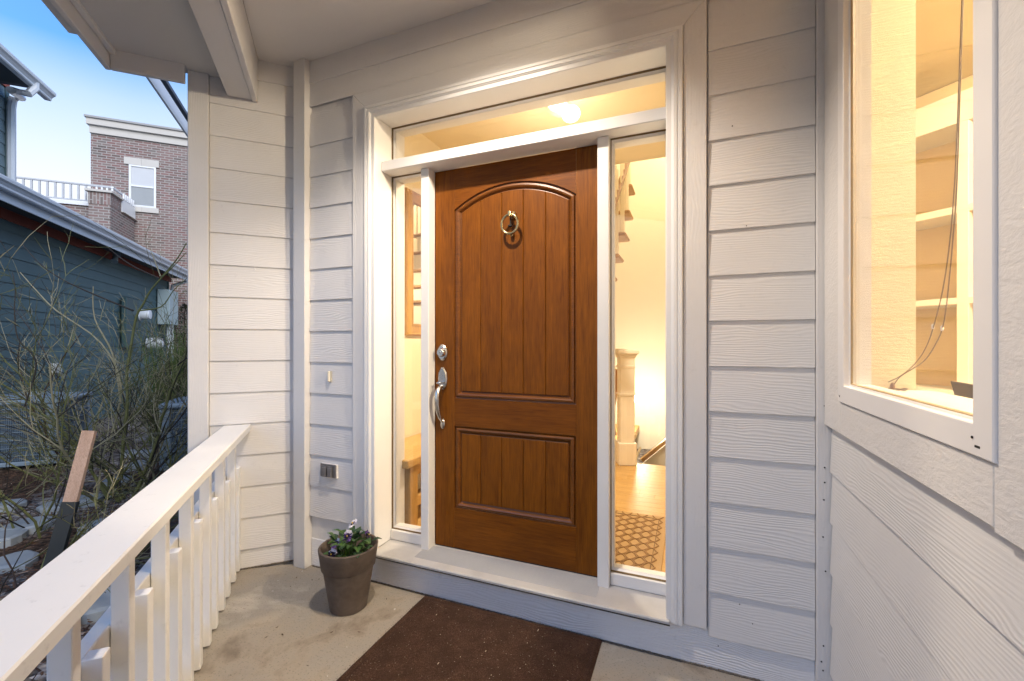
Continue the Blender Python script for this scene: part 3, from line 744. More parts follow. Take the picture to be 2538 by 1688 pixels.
def pansy(c, face, s, mix):
    c = Vector(c); f = Vector(face).normalized(); u = f.orthogonal().normalized(); up = Vector((0,0,1)) - f*f.z
    if up.length > .1: up.normalize(); u = up.cross(f)
    else: up = f.cross(u)
    fl_ = None
    for (ang, L, w, mi, off) in ((90-32, 1.0, .75, mix[0], -.004), (90+32, 1.0, .75, mix[0], -.005), (10, .85, .62, mix[1], .0), (170, .85, .62, mix[1], .001), (270, .95, .95, mix[1], .004)):
        a = R(ang); d = u*math.cos(a) + up*math.sin(a); sd = u*-math.sin(a) + up*math.cos(a); V = [c + f*off*s*20]; K = 9
        for i in range(K):
            t = -1.2 + 2.4*i/(K-1); rr_ = s*L*(1 - .16*t*t + .05*math.cos(t*7)); V.append(c + f*(off*s*20 + .18*s*math.sin(i*2.2)) + d*rr_*math.cos(t*.75) + sd*rr_*math.sin(t*.75)*w/.75)
        mb = MB(); mb.add(V, [(0, i, i+1) for i in range(1, K)], mi)
        V2 = [c + f*(off*s*20+.0012)]+[c + f*(off*s*20+.0012+.0) + (V[i]-V[0])*.5 for i in range(1, K+1)]
        mb.add(V2, [(0, i, i+1) for i in range(1, K)], 2)
        mb.build('petal', m_pt, pn, True)
    mb = MB(); mb.sphere(c + f*.006, .003, 3, 8); mb.tube([c - f*.003, c - f*.02 + Vector((0,0,-.03)), Vector((c.x*.6, c.y*.6, 0))], .0016, 5, 4); mb.build('flower_stem', m_pt + [m_lf[0]], pn, True)
pansy((-.004, .030, .118), (-.35, -.55, .75), .022, (0, 0))
pansy((.000, -.005, .082), (.1, -.9, .35), .024, (0, 1))
pansy((-.050, -.020, .052), (-.2, -.7, .8), .023, (0, 1))
pansy((-.018, -.075, .036), (.05, -.8, .5), .023, (0, 2))
pansy((.062, .045, .078), (.9, .2, .3), .018, (1, 2))

# ================================================================== FOYER INTERIOR
FZ = .180; XL = -1.90; CZ = 2.865
m_floorw = wood('oak_floorboard', (.46, .26, .075), (.74, .48, .18), 'X', .42, .3, .8, .1)
m_cherry = wood('honey_oak', (.40, .21, .055), (.62, .37, .12), 'Z', .35)
m_cherryy = wood('honey_oak_long', (.46, .25, .07), (.70, .44, .15), 'Y', .35)
fo = thing('foyer_floor', 'honey oak floorboards inside the foyer', 'floor', kind='structure')
# boards run along x (diagonal grain seen in photo): rows along x
y = 2.131
while y < 4.12:
    x = -1.9 - random.random()*.8
    while x < .62:
        L = random.uniform(.7, 1.3); a, b = max(x, -1.9), min(x+L, .62)
        if b - a > .05 and (y < 4.1):
            box('floorboard', (a, 0, -.02), (b-.001, .0815, 0), m_floorw, fo, .0008, loc=(0, y, FZ))
        x += L
    y += .0825
fw = thing('foyer_walls', None, None, kind='structure')
def wall(name, a, b, mat=m_intw, parent=fw): tag(box(name, a, b, mat, parent, 0), kind='structure')
wall('left_wall', (XL-.1, 2.121, 0), (XL, 6.6, 5.4))
wall('right_wall', (.62, 2.121, 0), (.66, 6.6, 5.4))
wall('back_wall', (XL, 6.0, -1.6), (.62, 6.1, 5.4), stucco('stairwell_plaster', (.86, .80, .68), 70, .3))
wall('front_wall_left', (XL, 2.0, .16), (JX0-.031, 2.12, 2.9)); wall('front_wall_right', (JX1+.031, 2.0, .16), (.62, 2.12, 2.9))
wall('front_wall_top', (XL, 2.0, JZT+.031), (.62, 2.12, 2.9))
wall('foyer_ceiling', (XL, 2.121, CZ), (.62, 3.9, CZ+.06), m_intceil)
wall('upper_ceiling', (XL, 3.9, 5.3), (.62, 6.1, 5.4), m_intceil)
wall('ceiling_edge', (XL, 3.9, CZ+.0), (.62, 3.96, 5.3), m_intw)
wall('lower_stair_slab', (-.3, 4.14, -1.6), (.62, 6.0, -1.5), m_intwhite)
wall('stair_floor', (XL, 4.14, .10), (-.64, 6.0, .1795), m_floorw)
# ceiling lamp with two globes
cf = thing('foyer_ceiling_light', 'two bright globes under the foyer ceiling seen through transom', 'ceiling light', (-.83, 2.86, CZ))
m = MB(); m.lathe([(.0001, -.052), (.030, -.050), (.075, -.020), (.09, -.006), (.09, 0)], n=32); m.build('canopy', m_intwhite, cf, True)
mglobe = emit('lit_globe', (1, .86, .66), 1.0)
for nm, (u, v) in (('globe', (1381, 253)), ('globe', (1415, 282))):
    r_ = ray(u, v); zz = CZ - .115; p = Vector((0,0,H)) + r_*((zz-H)/r_.z)
    m = MB(); m.sphere((p.x+.83, p.y-2.86, zz-CZ), .060, n=24, sc=(1, 1, .85)); m.build('globe', mglobe, cf, True)
# bench
bn = thing('entry_bench', 'honey oak bench along the foyer wall behind left sidelight', 'bench', (-1.70, 2.75, FZ))
m = MB(); m.bbox((-.19, -.655, .365), (.19, .65, .415), .006); m.build('seat', m_cherryy, bn)
for sx, sy in ((-.165, -.58), (.125, -.58), (-.165, .56), (.125, .56)):
    box('leg', (sx-.0, sy-.03, 0), (sx+.05, sy+.05, .364), m_cherry, bn, .004)
box('stretcher', (.13, -.52, .10), (.155, .55, .16), m_cherryy, bn)
box('apron', (.13, -.528, .29), (.155, .558, .3635), m_cherryy, bn)
# mirror
mi = thing('wall_mirror', 'wood framed mirror hanging on foyer wall above the bench', 'mirror', (XL, 2.60, 1.325))
w_, h_ = .80, 1.06
m = MB(); V = []
def ringy(P, prof):
    n = len(P); V = []
    for d, x in prof: V += [(x, yy, zz) for yy, zz in offset_poly(P, d)]
    F = [(j*n+i, j*n+(i+1) % n, (j+1)*n+(i+1) % n, (j+1)*n+i) for j in range(len(prof)-1) for i in range(n)]
    m.add(V, F)
ringy([(0,0), (w_,0), (w_,h_), (0,h_)], [(0, 0), (0, .016), (.012, .024), (.02, .018), (.070, .016), (.076, .020), (.084, .018), (.088, .010)])
m.build('frame', wood('gilded_oak', (.34, .17, .035), (.60, .34, .075), 'Z', .35), mi)
M = N('mirror_silver'); m_mir = M.done((.86, .86, .84), .03, None, 1.0)
m = MB(); m.box((.006, .09, .09), (.010, w_-.09, h_-.09)); m.build('mirror_glass', m_mir, mi)
sw = thing('light_switch', 'white light switch on foyer wall beside the mirror', 'light switch', (XL, 2.515, 1.25))
box('switch_plate', (0, -.036, -.058), (.006, .036, .058), m_intwhite, sw); box('toggle', (.006, -.006, -.012), (.014, .006, .012), m_intwhite, sw)
bb = MB(); bb.bbox((XL, 2.13, FZ), (XL+.014, 4.1, FZ+.13), .003); tag(bb.build('foyer_baseboard', m_intwhite, fw), kind='structure')
# inner mat with relief
im = thing('inner_mat', 'tan foyer mat with raised wavy lattice seen through right sidelight', 'mat', (-.57, 2.50, FZ))
m_im = plain('tan_rubber_mat', (.43, .28, .125), .75, bump=.6, bscale=300, var=.12)
box('mat_base', (-.46, -.385, 0), (.435, .385, .006), m_im, im, .002)
m = MB()
for i in range(-9, 10):
    for sgn in (-1, 1):
        for j in range(-4, 5):
            cx_, cy_ = i*.047, j*.082 + (.041 if (i % 2) else 0)
            if abs(cx_) > .40 or abs(cy_) > .33: continue
            pp = [(cx_ + sgn*(-.030 + .060*t), cy_ - .044 + .088*t + .010*math.sin(t*6.28), .0075) for t in (0, .17, .33, .5, .67, .83, 1)]
            m.tube(pp, .0042, 5)
m.build('raised_pattern', plain('tan_mat_relief', (.33, .195, .085), .8), im)
m = MB(); q_ = [(-.405, -.335), (.385, -.335), (.385, .335), (-.405, .335), (-.405, -.335)]
m.tube([(x, y, .0065) for x, y in q_], .0028, 6); m.build('border_ridge', plain('mat_border', (.17, .10, .045), .8), im)
# newel post
nw = thing('newel_post', 'white square newel post with stepped cap inside foyer', 'newel post', (-.553, 4.06, FZ), R(22))
hN = 1.04
box('shaft', (-.064, -.064, .001), (.064, .064, hN-.06), m_intwhite, nw, .004)
box('base_block', (-.080, -.080, 0), (.080, .080, .20), m_intwhite, nw, .006)
box('collar', (-.070, -.070, hN-.17), (.070, .070, hN-.15), m_intwhite, nw); box('collar', (-.070, -.070, hN-.42), (.070, .070, hN-.40), m_intwhite, nw)
m = MB()
for (w0, z0, z1) in ((.074, hN-.08, hN-.06), (.084, hN-.0595, hN-.045), (.096, hN-.0445, hN-.012), (.088, hN-.0115, hN)): m.bbox((-w0, -w0, z0), (w0, w0, z1), .004)
m.build('cap', m_intwhite, nw)
# stair going down with skirt
ds = thing('lower_stair', 'white stair stringer with oak rail going down behind newel', 'stairs', (-.35, 4.2, FZ))
m = MB(); m.add([(0, 0, -.9), (.9, 0, -.9), (.9, 0, .20), (0, 0, -.22)], [(0,1,2,3)]); m.add([(0, .04, -.9), (.9, .04, -.9), (.9, .04, .20), (0, .04, -.22)], [(3,2,1,0)]); 
p0 = at(1590, 1141, 4.35); p1 = at(1662, 1083, 4.35); o_ = Vector((-.35, 4.2, FZ))
m = MB(); d_ = (p1-p0).normalized()
m.tube([p0-o_, p1+d_*.3-o_], .024, 4); m.build('oak_rail', m_cherryy, ds)
q0, q1 = at(1585, 1156, 4.37)-o_, at(1700, 1061, 4.37)-o_
m = MB(); m.add([q0, q1, (q1.x, q1.y, -.5), (q0.x, q0.y, -.5), q0+Vector((0,.04,0)), q1+Vector((0,.04,0)), Vector((q1.x, q1.y+.04, -.5)), Vector((q0.x, q0.y+.04, -.5))], [(0,1,2,3), (4,7,6,5), (0,4,5,1), (1,5,6,2), (2,6,7,3), (3,7,4,0)])
m.build('stringer', m_intwhite, ds)
m = MB(); a_ = at(1588, 1108, 4.2)-o_; b_2 = at(1570, 1150, 4.15)-o_; m.tube([b_2, a_], .012, 6); m.build('bracket', m_intwhite, ds)
# upper staircase
m_nosing = wood('pale_oak_tread', (.34, .19, .07), (.52, .32, .14), 'X', .5)
us = thing('upper_staircase', 'staircase with oak tread ends and white balusters behind right sidelight', 'stairs')
tp_ = [(1571, 470, 4.95), (1566, 533, 4.66), (1556, 587, 4.38), (1541, 640, 4.10), (1524, 688, 3.85), (1507, 733, 3.62)]
prev = None
for i, (u, v, Yt) in enumerate(tp_):
    p = onY(u, v, Yt)
    box('tread', (p.x-1.0, p.y-.15, p.z-.018), (p.x, p.y+.15, p.z+.018), m_nosing, us, .012)
    box('riser', (p.x-1.0, p.y-.13, p.z-.26), (p.x-.075, p.y-.11, p.z-.019), m_intwhite, us)
    for k in (-.09, .0, .09):
        if p.z + .019 < 4.6: box('baluster', (p.x-.060, p.y+k-.007, p.z+.019), (p.x-.044, p.y+k+.007, p.z+.86), m_intwhite, us, .003)
m = MB(); hp = [onY(1503, 560, 3.8), onY(1517, 520, 4.0), onY(1530, 478, 4.2), onY(1548, 424, 4.5), onY(1560, 380, 4.8)]
m.tube(hp, .030, 10); m.build('handrail', wood('dark_oak_rail', (.16, .07, .02), (.30, .15, .05), 'Y', .4), us, True)
# curved wood chair/table arm left of newel
ch = thing('side_table', 'curved dark wood table leg standing left of newel post', 'table', (-.80, 4.8, FZ))
pts = [at(u, v, 4.45) - Vector((-.80, 4.8, FZ)) for u, v in ((1519, 915), (1530, 920), (1528, 950), (1523, 985), (1518, 1020), (1519, 1055), (1524, 1078))]
m = MB(); m.tube(pts, [.022, .030, .030, .025, .02, .018, .022], 10); m.build('leg', m_cherry, ch, True)
box('table_top', (-.55, -.33, 1.0*0+.985-FZ+.0), (.03, .10, 1.02-FZ), m_cherryy, ch, .005)
pt_ = at(1505, 1080, 4.45); 
# foyer lights: globe fixture, lamp behind newel, added unseen stairwell lamp as fill
def lamp(name, loc, e, col=(1, .74, .44), r=.08, parent=None, kind='POINT'):
    l = bpy.data.lights.new(name, kind); l.energy = e; l.color = col; l.shadow_soft_size = r
    o = bpy.data.objects.new(name, l); S.collection.objects.link(o); o.location = loc
    if parent: o.parent = parent
    return o
lamp('globe_fill', (0, 0, -.48), 2.0, (1, .84, .62), parent=cf)
gl_ = lamp('globe_light', (0, 0, -.20), 34, (1, .82, .58), parent=cf, kind='SPOT'); gl_.data.spot_size = R(150); gl_.data.spot_blend = .8
ws = thing('lower_lamp', 'glowing globe lamp hidden low behind the white newel post', 'lamp', (-.70, 5.35, .62))
m = MB(); m.sphere((0,0,0), .09); m.build('globe', emit('lower_globe', (1, .84, .60), 4), ws, True); m = MB(); m.tube([(0,0,-.09), (0,0,-.44)], .012, 8); m.lathe([(.0001, -.42), (.09, -.43), (.09, -.44)], n=20); m.build('base', m_brass, ws, True)
lamp('lower_light', (.12, -.0, .0), 7, (1, .86, .64), .09, ws)
sl = thing('stairwell_fill_lamp', 'added fill globe lamp hanging high in the stairwell out of view', 'ceiling light', (.1, 5.0, 4.6))  # unseen lamp added to brighten the hall and stairs
m = MB(); m.sphere((0,0,0), .10); m.build('globe', emit('stair_fill_globe', (1, .8, .52), 6), sl, True); m = MB(); m.tube([(0,0,.1), (0,0,.7)], .006, 6); m.build('rod', m_brass, sl)
lamp('stair_fill', (0, 0, -.14), 17, (1, .84, .62), .1, sl)

# ================================================================== RIGHT ROOM (study)
st_ = thing('study_shell', None, None, kind='structure')
def wl(name, a, b, mat, c=0): tag(box(name, a, b, mat, st_, c), kind='structure')
wl('return_wall', (.60, 1.86, .3), (.60+.065, 2.0, 2.86), m_intw) if False else None
wl('jamb_trim', (XR+.02, 1.6675, .9), (.499, 1.70, 2.86), m_intwhite)
wl('jamb_return', (.4995, 1.668, .9), (.62, 1.74, 2.86), m_intw)
wl('pier_wall', (.6201, 1.69, .3), (.626, 1.95, 2.86), m_intw)
wl('study_floor', (.67, -2.5, .10), (5.0, 5.2, .179), m_floorw)
wl('study_ceiling', (.56, -2.5, 2.86), (5.0, 5.2, 2.92), m_intceil)
wl('far_side_wall', (5.0, -2.5, .1), (5.06, 5.2, 2.9), m_intw2)
wl('near_wall', (.56, -2.56, .1), (5.0, -2.5, 2.9), m_intw2)
wl('back_wall', (.67, 5.2, .1), (5.0, 5.26, 2.9), m_intw2)
wl('window_apron_wall', (.582, -2.5, .1), (.60, 1.745, 1.07), m_intw)
wl('window_side_wall', (.582, -2.5, 1.071), (.60, .88, 2.86), m_intw)
SQ = 3.5
sdw = MB(); sdw.bbox((-1.6, -SQ-.02, .18), (3.3, -SQ-.001, 2.85), 0.001) if False else None
m = MB(); m.box((.6, -SQ-.06, .18), (2.9, -SQ-.001, 2.855)); o_ = m.build('diagonal_wall', m_intw2, st_, rot=(0,0,R(135))); o_['kind'] = 'structure'
bs = thing('built_in_shelves', 'cream built in bookshelves on the study wall behind window', 'shelves', (0,0,0), R(135))
def qv(u, v, q=SQ-.28):
    r_ = ray(u, v); k_ = q / r_.dot(RB); P = Vector((0,0,H)) + r_*k_; return P.dot(RA), P.z
for (v0, v1) in ((532, 549), (745, 760)):
    p_, za = qv(2273, v0); p2, zb2 = qv(2273, v1); box('shelf', (.6, -SQ+.0, zb2), (2.6, -SQ+.28, za), m_intwhite, bs)
p_, za = qv(2273, 270); p2, zb2 = qv(2273, 340); box('valance', (.6, -SQ+.0, zb2), (2.6, -SQ+.28, za), m_intwhite, bs)
pd = qv(2371, 700)[0]
box('divider', (pd-.05, -SQ+.001, .75), (pd, -SQ+.281, zb2-.001), m_intwhite, bs)
zcount = qv(2273, 960)[1]
box('counter', (.6, -SQ+.001, zcount-.04), (2.6, -SQ+.50, zcount), m_intwhite, bs)
box('cabinet', (.6, -SQ+.001, .19), (2.6, -SQ+.46, zcount-.041), m_intwhite, bs)
# books beyond divider
mbk = [plain('book_cover_%s' % n_, c_, .6) for n_, c_ in (('brown', (.14, .07, .04)), ('navy', (.05, .06, .09)), ('olive', (.13, .12, .06)), ('cream', (.5, .42, .28)), ('maroon', (.16, .04, .035)))]
rnd = random.Random(5)
names = ['brown', 'navy', 'olive', 'cream', 'maroon']; lvl = ['upper', 'middle', 'lower']
for li, (vb, hh_) in enumerate(((530, .27), (742, .20), (958, .26))):
    zb_ = qv(2273, vb)[1] + .001; x = pd - .052
    for k in range(7):
        w = rnd.uniform(.022, .045); h = hh_*rnd.uniform(.75, 1); ci = rnd.randrange(5)
        b_ = thing('book', None, None)
        bpy.data.objects.remove(b_)
        mbx = MB(); mbx.bbox((0, 0, 0), (w-.002, .19, h), .002)
        o_ = mbx.build('book', mbk[ci], None, loc=RA*(x-w) + RB*(SQ-.015) + Vector((0,0,zb_)), rot=(0,0,R(135)))
        o_.location = RA*(x-w) + RB*(SQ-.001) + Vector((0,0,zb_))
        tag(o_, '%s book, %s from the white divider on the %s study shelf' % (names[ci], ('first', 'second', 'third', 'fourth', 'fifth', 'sixth', 'seventh')[k], lvl[li]), 'book', 'books on the study shelves')
        x -= w
# inner sill, cord, chair
wsill = MB(); wsill.bbox((XR+.068, .935, 1.10), (.66, 1.667, 1.132), .004); tag(wsill.build('inner_window_sill', m_intwhite), 'white inner sill under the lit window, cord lying on it', 'window sill')
m = MB(); xs = XR + .10
def oX(u, v, x): r_ = ray(u, v); return Vector((0,0,H)) + r_*(x/r_.x)
c1 = [(2386, -40), (2380, 120), (2372, 330), (2365, 470), (2355, 590), (2340, 700), (2322, 780), (2300, 850), (2273, 895), (2235, 930), (2195, 950), (2168, 965), (2166, 980), (2185, 984), (2215, 982)]
c2 = [(2388, -40), (2383, 120), (2376, 330), (2371, 470), (2362, 590), (2350, 720), (2337, 810), (2315, 860), (2290, 895), (2260, 915), (2230, 935), (2215, 955), (2206, 975), (2212, 984)]
def smooth_pts(c, x):
    P = [oX(u, v, x) for u, v in c]; out = []
    for i in range(len(P)-1):
        a, b, c_, d = P[max(i-1, 0)], P[i], P[i+1], P[min(i+2, len(P)-1)]
        for k in range(4):
            t = k/4; out.append(.5*((2*b) + (c_-a)*t + (2*a-5*b+4*c_-d)*t*t + (3*b-a-3*c_+d)*t**3))
    out.append(P[-1]); return [Vector((p.x, p.y, max(p.z, 1.1345))) for p in out]
m_cord = plain('brown_cord', (.20, .13, .07), .6)
cd = thing('blind_cord', 'thin brown looped blind cord hanging inside the lit window', 'cord')
for c_, x in ((c1, .555), (c2, .56)): m = MB(); m.tube(smooth_pts(c_, x), .0013, 6); m.build('cord', m_cord, cd, True)
m = MB(); cc_ = oX(2215, 984, .57); cc_.z = 1.136
m.tube([cc_ + Vector((.012*math.cos(t*.5)*(1+t*.04) + .01*math.sin(t*.13), .045*math.sin(t*.5+.2)*(1+.03*t), .0012*(t % 3)*.4)) for t in range(40)], .0013, 6); m.build('cord_coil', m_cord, cd, True)
for (u, v, x) in ((2312, 810, .555), (2335, 814, .56)):
    p = oX(u, v, x); m = MB(); m.lathe([(.0002, -.006), (.003, -.005), (.0032, .004), (.0015, .007)], p, 10); m.build('cord_connector', m_vinyl, cd, True)
p = oX(2212, 982, .555); m = MB(); m.lathe([(.0003, 0), (.006, .001), (.0065, .012), (.003, .02)], (p.x, p.y, 1.134), 14); m.build('cord_tassel', plain('wood_tassel', (.30, .16, .08), .5), cd, True)
oc = thing('office_chair', 'dark mesh backed office chair seen through the window corner', 'chair', (1.12, 2.05, .18), R(40))
p0 = [(2355, 944), (2368, 1000), (2380, 1018), (2450, 1020), (2450, 950)]
m = MB(); P_ = []
for u, v in ((2356, 946), (2385, 950), (2450, 962), (2450, 1040), (2384, 1022), (2372, 1000)): P_.append(oX(u, v, .86))
inv = oc.matrix_basis.inverted()
oc_l = Matrix.Translation(oc.location) @ Matrix.Rotation(R(40), 4, 'Z'); inv = oc_l.inverted()
n_ = len(P_); V = [inv @ p for p in P_] + [inv @ (p + Vector((.02, .05, 0))) for p in P_]
m.add(V, [tuple(range(n_)), tuple(range(n_, 2*n_))[::-1]] + [(i, (i+1) % n_, n_+(i+1) % n_, n_+i) for i in range(n_)])
m.build('backrest', plain('dark_mesh_fabric', (.06, .05, .045), .7, bump=.5, bscale=400), oc)
q = inv @ oX(2430, 1100, .90)
m = MB(); m.bbox((q.x-.22, q.y-.2, .42), (q.x+.22, q.y+.22, .50), .03); m.build('seat', plain('dark_seat_fabric', (.05, .045, .04), .8), oc)
m = MB(); m.tube([(q.x, q.y, .06), (q.x, q.y, .42)], .03, 12); m.tube([(q.x, q.y+.1, .45), (q.x, q.y+.12, .70)], .02, 8); m.build('column', m_black, oc, True)
m = MB()
for k in range(5): t = k*2*math.pi/5; m.tube([(q.x, q.y, .09), (q.x+.28*math.cos(t), q.y+.28*math.sin(t), .05)], [.025, .015], 8); m.sphere((q.x+.28*math.cos(t), q.y+.28*math.sin(t), .028), .028, n=10)
m.build('base', m_black, oc, True)
rl_ = thing('study_ceiling_light', 'flush study ceiling lamp out of view above window', 'ceiling light', (1.9, 1.2, 2.855))
m = MB(); m.lathe([(.0001, -.05), (.10, -.045), (.15, -.02), (.155, 0)], n=32); m.build('shade', emit('study_lamp_glass', (1, .78, .46), 8), rl_, True)
lamp('study_light', (0, 0, -.12), 58, (1, .83, .60), .08, rl_)

# ================================================================== NEIGHBOURS
# teal garage wall: plane q=-4.1, faces +b. Local x = a, local y = -b
ng = thing('neighbour_garage', 'dark teal sided neighbour garage with white gutter', 'house', (0,0,0), R(135))
QW = 4.1
nl = []
z = -.10
for (u, v) in ((0, 566.5),):
    r_ = ray(u, v); k_ = -QW / r_.dot(RB); zref = H + r_.z*k_
z = zref
while z > -.1: z -= .178
for k in range(0, 20):
    zb = z + .178*k
    if zb + .05 > 2.96: break
    hh_ = min(.192, 2.955 - zb)
    m = MB(); sec = [(-.0145, 0), (-.016, .0015), (-.004, hh_), (0, hh_), (-.007, 0)]; L = 14.62 - 2.0
    # outward is +b = local -y
    V = [(0, p, q) for p, q in sec] + [(L, p, q) for p, q in sec]; n = 5
    m.add(V, [tuple(range(n)), tuple(range(n, 2*n))[::-1]] + [(i, n+i, n+(i+1) % n, (i+1) % n) for i in range(n)])
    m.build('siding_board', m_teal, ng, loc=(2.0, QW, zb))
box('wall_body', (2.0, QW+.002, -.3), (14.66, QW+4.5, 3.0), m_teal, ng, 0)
box('corner_board', (14.625, QW-.025, -.1), (14.74, QW+.06, 2.95), m_teal, ng)
box('frieze_board', (2.0, QW-.03, 2.957), (14.9, QW+.0, 3.10), m_red, ng)
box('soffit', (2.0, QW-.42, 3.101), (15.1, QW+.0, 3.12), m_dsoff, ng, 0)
ZG = 3.24
box('fascia', (2.0, QW-.44, 3.0), (15.1, QW-.421, 3.17), m_fascia, ng)
def gutter(x0, x1, y0, zt, parent, mat=m_gutter, s=1.0):
    """K style profile; y0 = back, extends to -y"""
    prof = [(0, 0), (0, -.10*s), (-.055*s, -.105*s), (-.065*s, -.095*s), (-.065*s, -.075*s), (-.085*s, -.05*s), (-.105*s, -.035*s), (-.11*s, -.012*s), (-.11*s, 0), (-.098*s, 0), (-.098*s, -.006*s)]
    m = MB(); n = len(prof); V = [(x0, y0+p, zt+q) for p, q in prof] + [(x1, y0+p, zt+q) for p, q in prof]
    m.add(V, [(i, n+i, n+i+1, i+1) for i in range(n-1)] + [tuple(range(n)), tuple(range(n, 2*n))[::-1]])
    return m.build('gutter', mat, parent)
gutter(2.0, 15.12, QW-.441, ZG, ng, s=1.25)
m = MB(); m.add([(2.0, QW-.45, ZG+.005), (15.1, QW-.45, ZG+.005), (15.1, QW+2.1, ZG+.95), (2.0, QW+2.1, ZG+.95), (2.0, QW+4.6, ZG+.0), (15.1, QW+4.6, ZG+.0)], [(0,1,2,3), (3,2,5,4), (0,3,4), (1,5,2)]); m.build('roof', plain('grey_shingles', (.07, .07, .075), .9, bump=.8, bscale=30), ng)
# downspout
m = MB(); dpts = [(14.85, QW-.50, 3.12), (14.85, QW-.47, 3.02), (14.80, QW-.25, 2.93), (14.78, QW-.09, 2.86), (14.78, QW-.07, 2.70), (14.78, QW-.07, -.05)]
m.tube(dpts, .045, 8); m.build('downspout', m_gutter, ng, True)
fd = thing('floodlight', 'small grey floodlight fixed under the garage eave', 'floodlight', at(250, 611, 9.2))
p = PQ(11.1, -3.93, 3.00); fd.location = p
m = MB(); m.bbox((-.05, -.05, -.02), (.05, .05, .10), .01); m.tube([(0,0,0), (.05,-.05,-.06), (.09, -.08, -.12)], [.03, .045, .06], 12); m.build('head', plain('grey_fixture', (.25, .30, .32), .5), fd, True)
# wall vent
vt = thing('dryer_vent', 'small pale vent hood low on the teal garage wall', 'vent', PQ(9.25, -QW+.03, .86), R(135))
box('hood', (-.10, -.07, -.09), (.12, .03, .09), plain('vent_plastic', (.42, .44, .42), .6), vt, .03)
# utility boxes
ub = thing('utility_box', 'tall pale teal meter box at far end of teal wall', 'meter box', PQ(13.9, -QW+.03, 0), R(135))
box('cabinet', (-.10, -.26, 1.75), (.60, .0, 2.65), plain('pale_teal_metal', (.34, .44, .47), .5), ub, .01)
m = MB(); m.tube([(.25, -.14, 1.75), (.25, -.14, 1.0)], .05, 10); m.tube([(.35, -.18, 1.0), (.35, -.18, -.1)], .04, 10); m.build('conduit', m_gutter, ub, True)
mt = thing('electric_meter', 'round glass electric meter beside the dark panel on teal wall', 'meter', PQ(12.4, -QW+.05, 1.62), R(135))
m = MB(); m.lathe([(.0001, -.28), (.10, -.27), (.12, -.22), (.12, -.10), (.14, -.09), (.14, .0)], (0,0,0.3), 20, axis='Y'); m.build('dial_housing', m_gutter, mt, True)
m = MB(); m.lathe([(.0001, -.30), (.11, -.29), (.13, -.22), (.13, 0)], (.7, 0, -.35), 20, axis='Y'); m.build('regulator', m_gutter, mt, True)
box('panel', (-.75, -.09, -.45), (-.1, .0, .62), plain('dark_teal_panel', (.035, .08, .09), .5), mt, .01)

# upper storey
nu = thing('neighbour_house', 'grey blue upper storey with white gutter and downspout at left', 'house', (0,0,0), R(135))
q2 = 4.62
def uq(u, v, q):
    r_ = ray(u, v); k_ = -q / r_.dot(RB); P = Vector((0,0,H)) + r_*k_; return P.dot(RA), P.z
pe, _z = uq(15, 300, q2); _p, zfr0 = uq(20, 223, q2)
zb = zfr0 - .178*9
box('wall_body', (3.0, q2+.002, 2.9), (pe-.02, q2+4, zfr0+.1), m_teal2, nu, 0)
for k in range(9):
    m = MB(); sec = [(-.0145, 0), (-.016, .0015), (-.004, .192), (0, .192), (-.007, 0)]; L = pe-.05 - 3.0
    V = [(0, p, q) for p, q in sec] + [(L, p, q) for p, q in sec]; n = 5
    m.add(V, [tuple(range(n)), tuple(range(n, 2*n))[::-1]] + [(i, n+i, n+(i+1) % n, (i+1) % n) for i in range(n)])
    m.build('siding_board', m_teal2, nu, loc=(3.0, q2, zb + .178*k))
box('corner_board', (pe-.045, q2-.025, 2.95), (pe+.03, q2+.06, zfr0), m_teal, nu)
box('frieze_board', (3.0, q2-.03, zfr0+.001), (pe+.03, q2, zfr0+.25), m_red, nu)
qg = q2 - .50; pg, zg = uq(134, 243, qg-.13)
_p, zf = uq(107, 244, qg)
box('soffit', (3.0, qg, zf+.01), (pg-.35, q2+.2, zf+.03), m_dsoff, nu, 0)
box('fascia', (3.0, qg-.02, zf-.0), (pg-.35, qg-.001, zg+.02), m_fascia, nu)
gutter(3.0, pg, qg-.021, zg+.07, nu, s=1.25)
m = MB(); m.box((3.0, qg-.10, zg+.08), (pg-.02, q2+2, zg+.10)); m.build('roof', plain('roof_edge_grey', (.12, .12, .13), .9), nu)
pv = uq(28, 300, q2-.07)[0]; zt_ = uq(28, 235, q2-.07)[1]; pgd, zgd = uq(86, 222, qg-.09)
m = MB(); m.tube([(pgd, qg-.09, zg+.02), (pgd, qg-.09, zgd+.02), (pgd-.06, qg-.05, zgd-.10), (pgd-.22, qg+.06, zgd-.16), (pv+.10, q2-.14, zt_+.02), (pv+.02, q2-.08, zt_-.05), (pv, q2-.07, zt_-.2), (pv, q2-.07, 3.0)], .052, 8); m.build('downspout', m_gutter, nu, True)

# brick building: facade plane p=16.5 faces -a. Local x = b, y = a
bk = thing('brick_building', 'red brick building with limestone cornice and one window', 'building', (0,0,0), RZ)
PB = 16.5
box('wall', (-6.433, PB, -.3), (2.0, PB+7, 7.45), m_brick, bk, 0)
box('parapet_trim', (-6.45, PB-.05, 7.40), (2.0, PB+7.02, 7.62), m_stone, bk)
box('cornice', (-6.50, PB-.12, 7.621), (2.0, PB+7.1, 7.80), m_stone, bk)
box('coping', (-6.53, PB-.16, 7.801), (2.0, PB+7.1, 7.86), plain('zinc_coping', (.30, .30, .30), .5), bk)
box('lintel', (-5.66, PB-.035, 6.62), (-5.24, PB+.05, 6.83), m_stone, bk); box('lintel', (-5.237, PB-.035, 6.62), (-4.815, PB+.05, 6.83), m_stone, bk)
box('sill', (-5.64, PB-.05, 5.22), (-5.23, PB+.05, 5.37), m_stone, bk); box('sill', (-5.227, PB-.05, 5.22), (-4.815, PB+.05, 5.37), m_stone, bk)
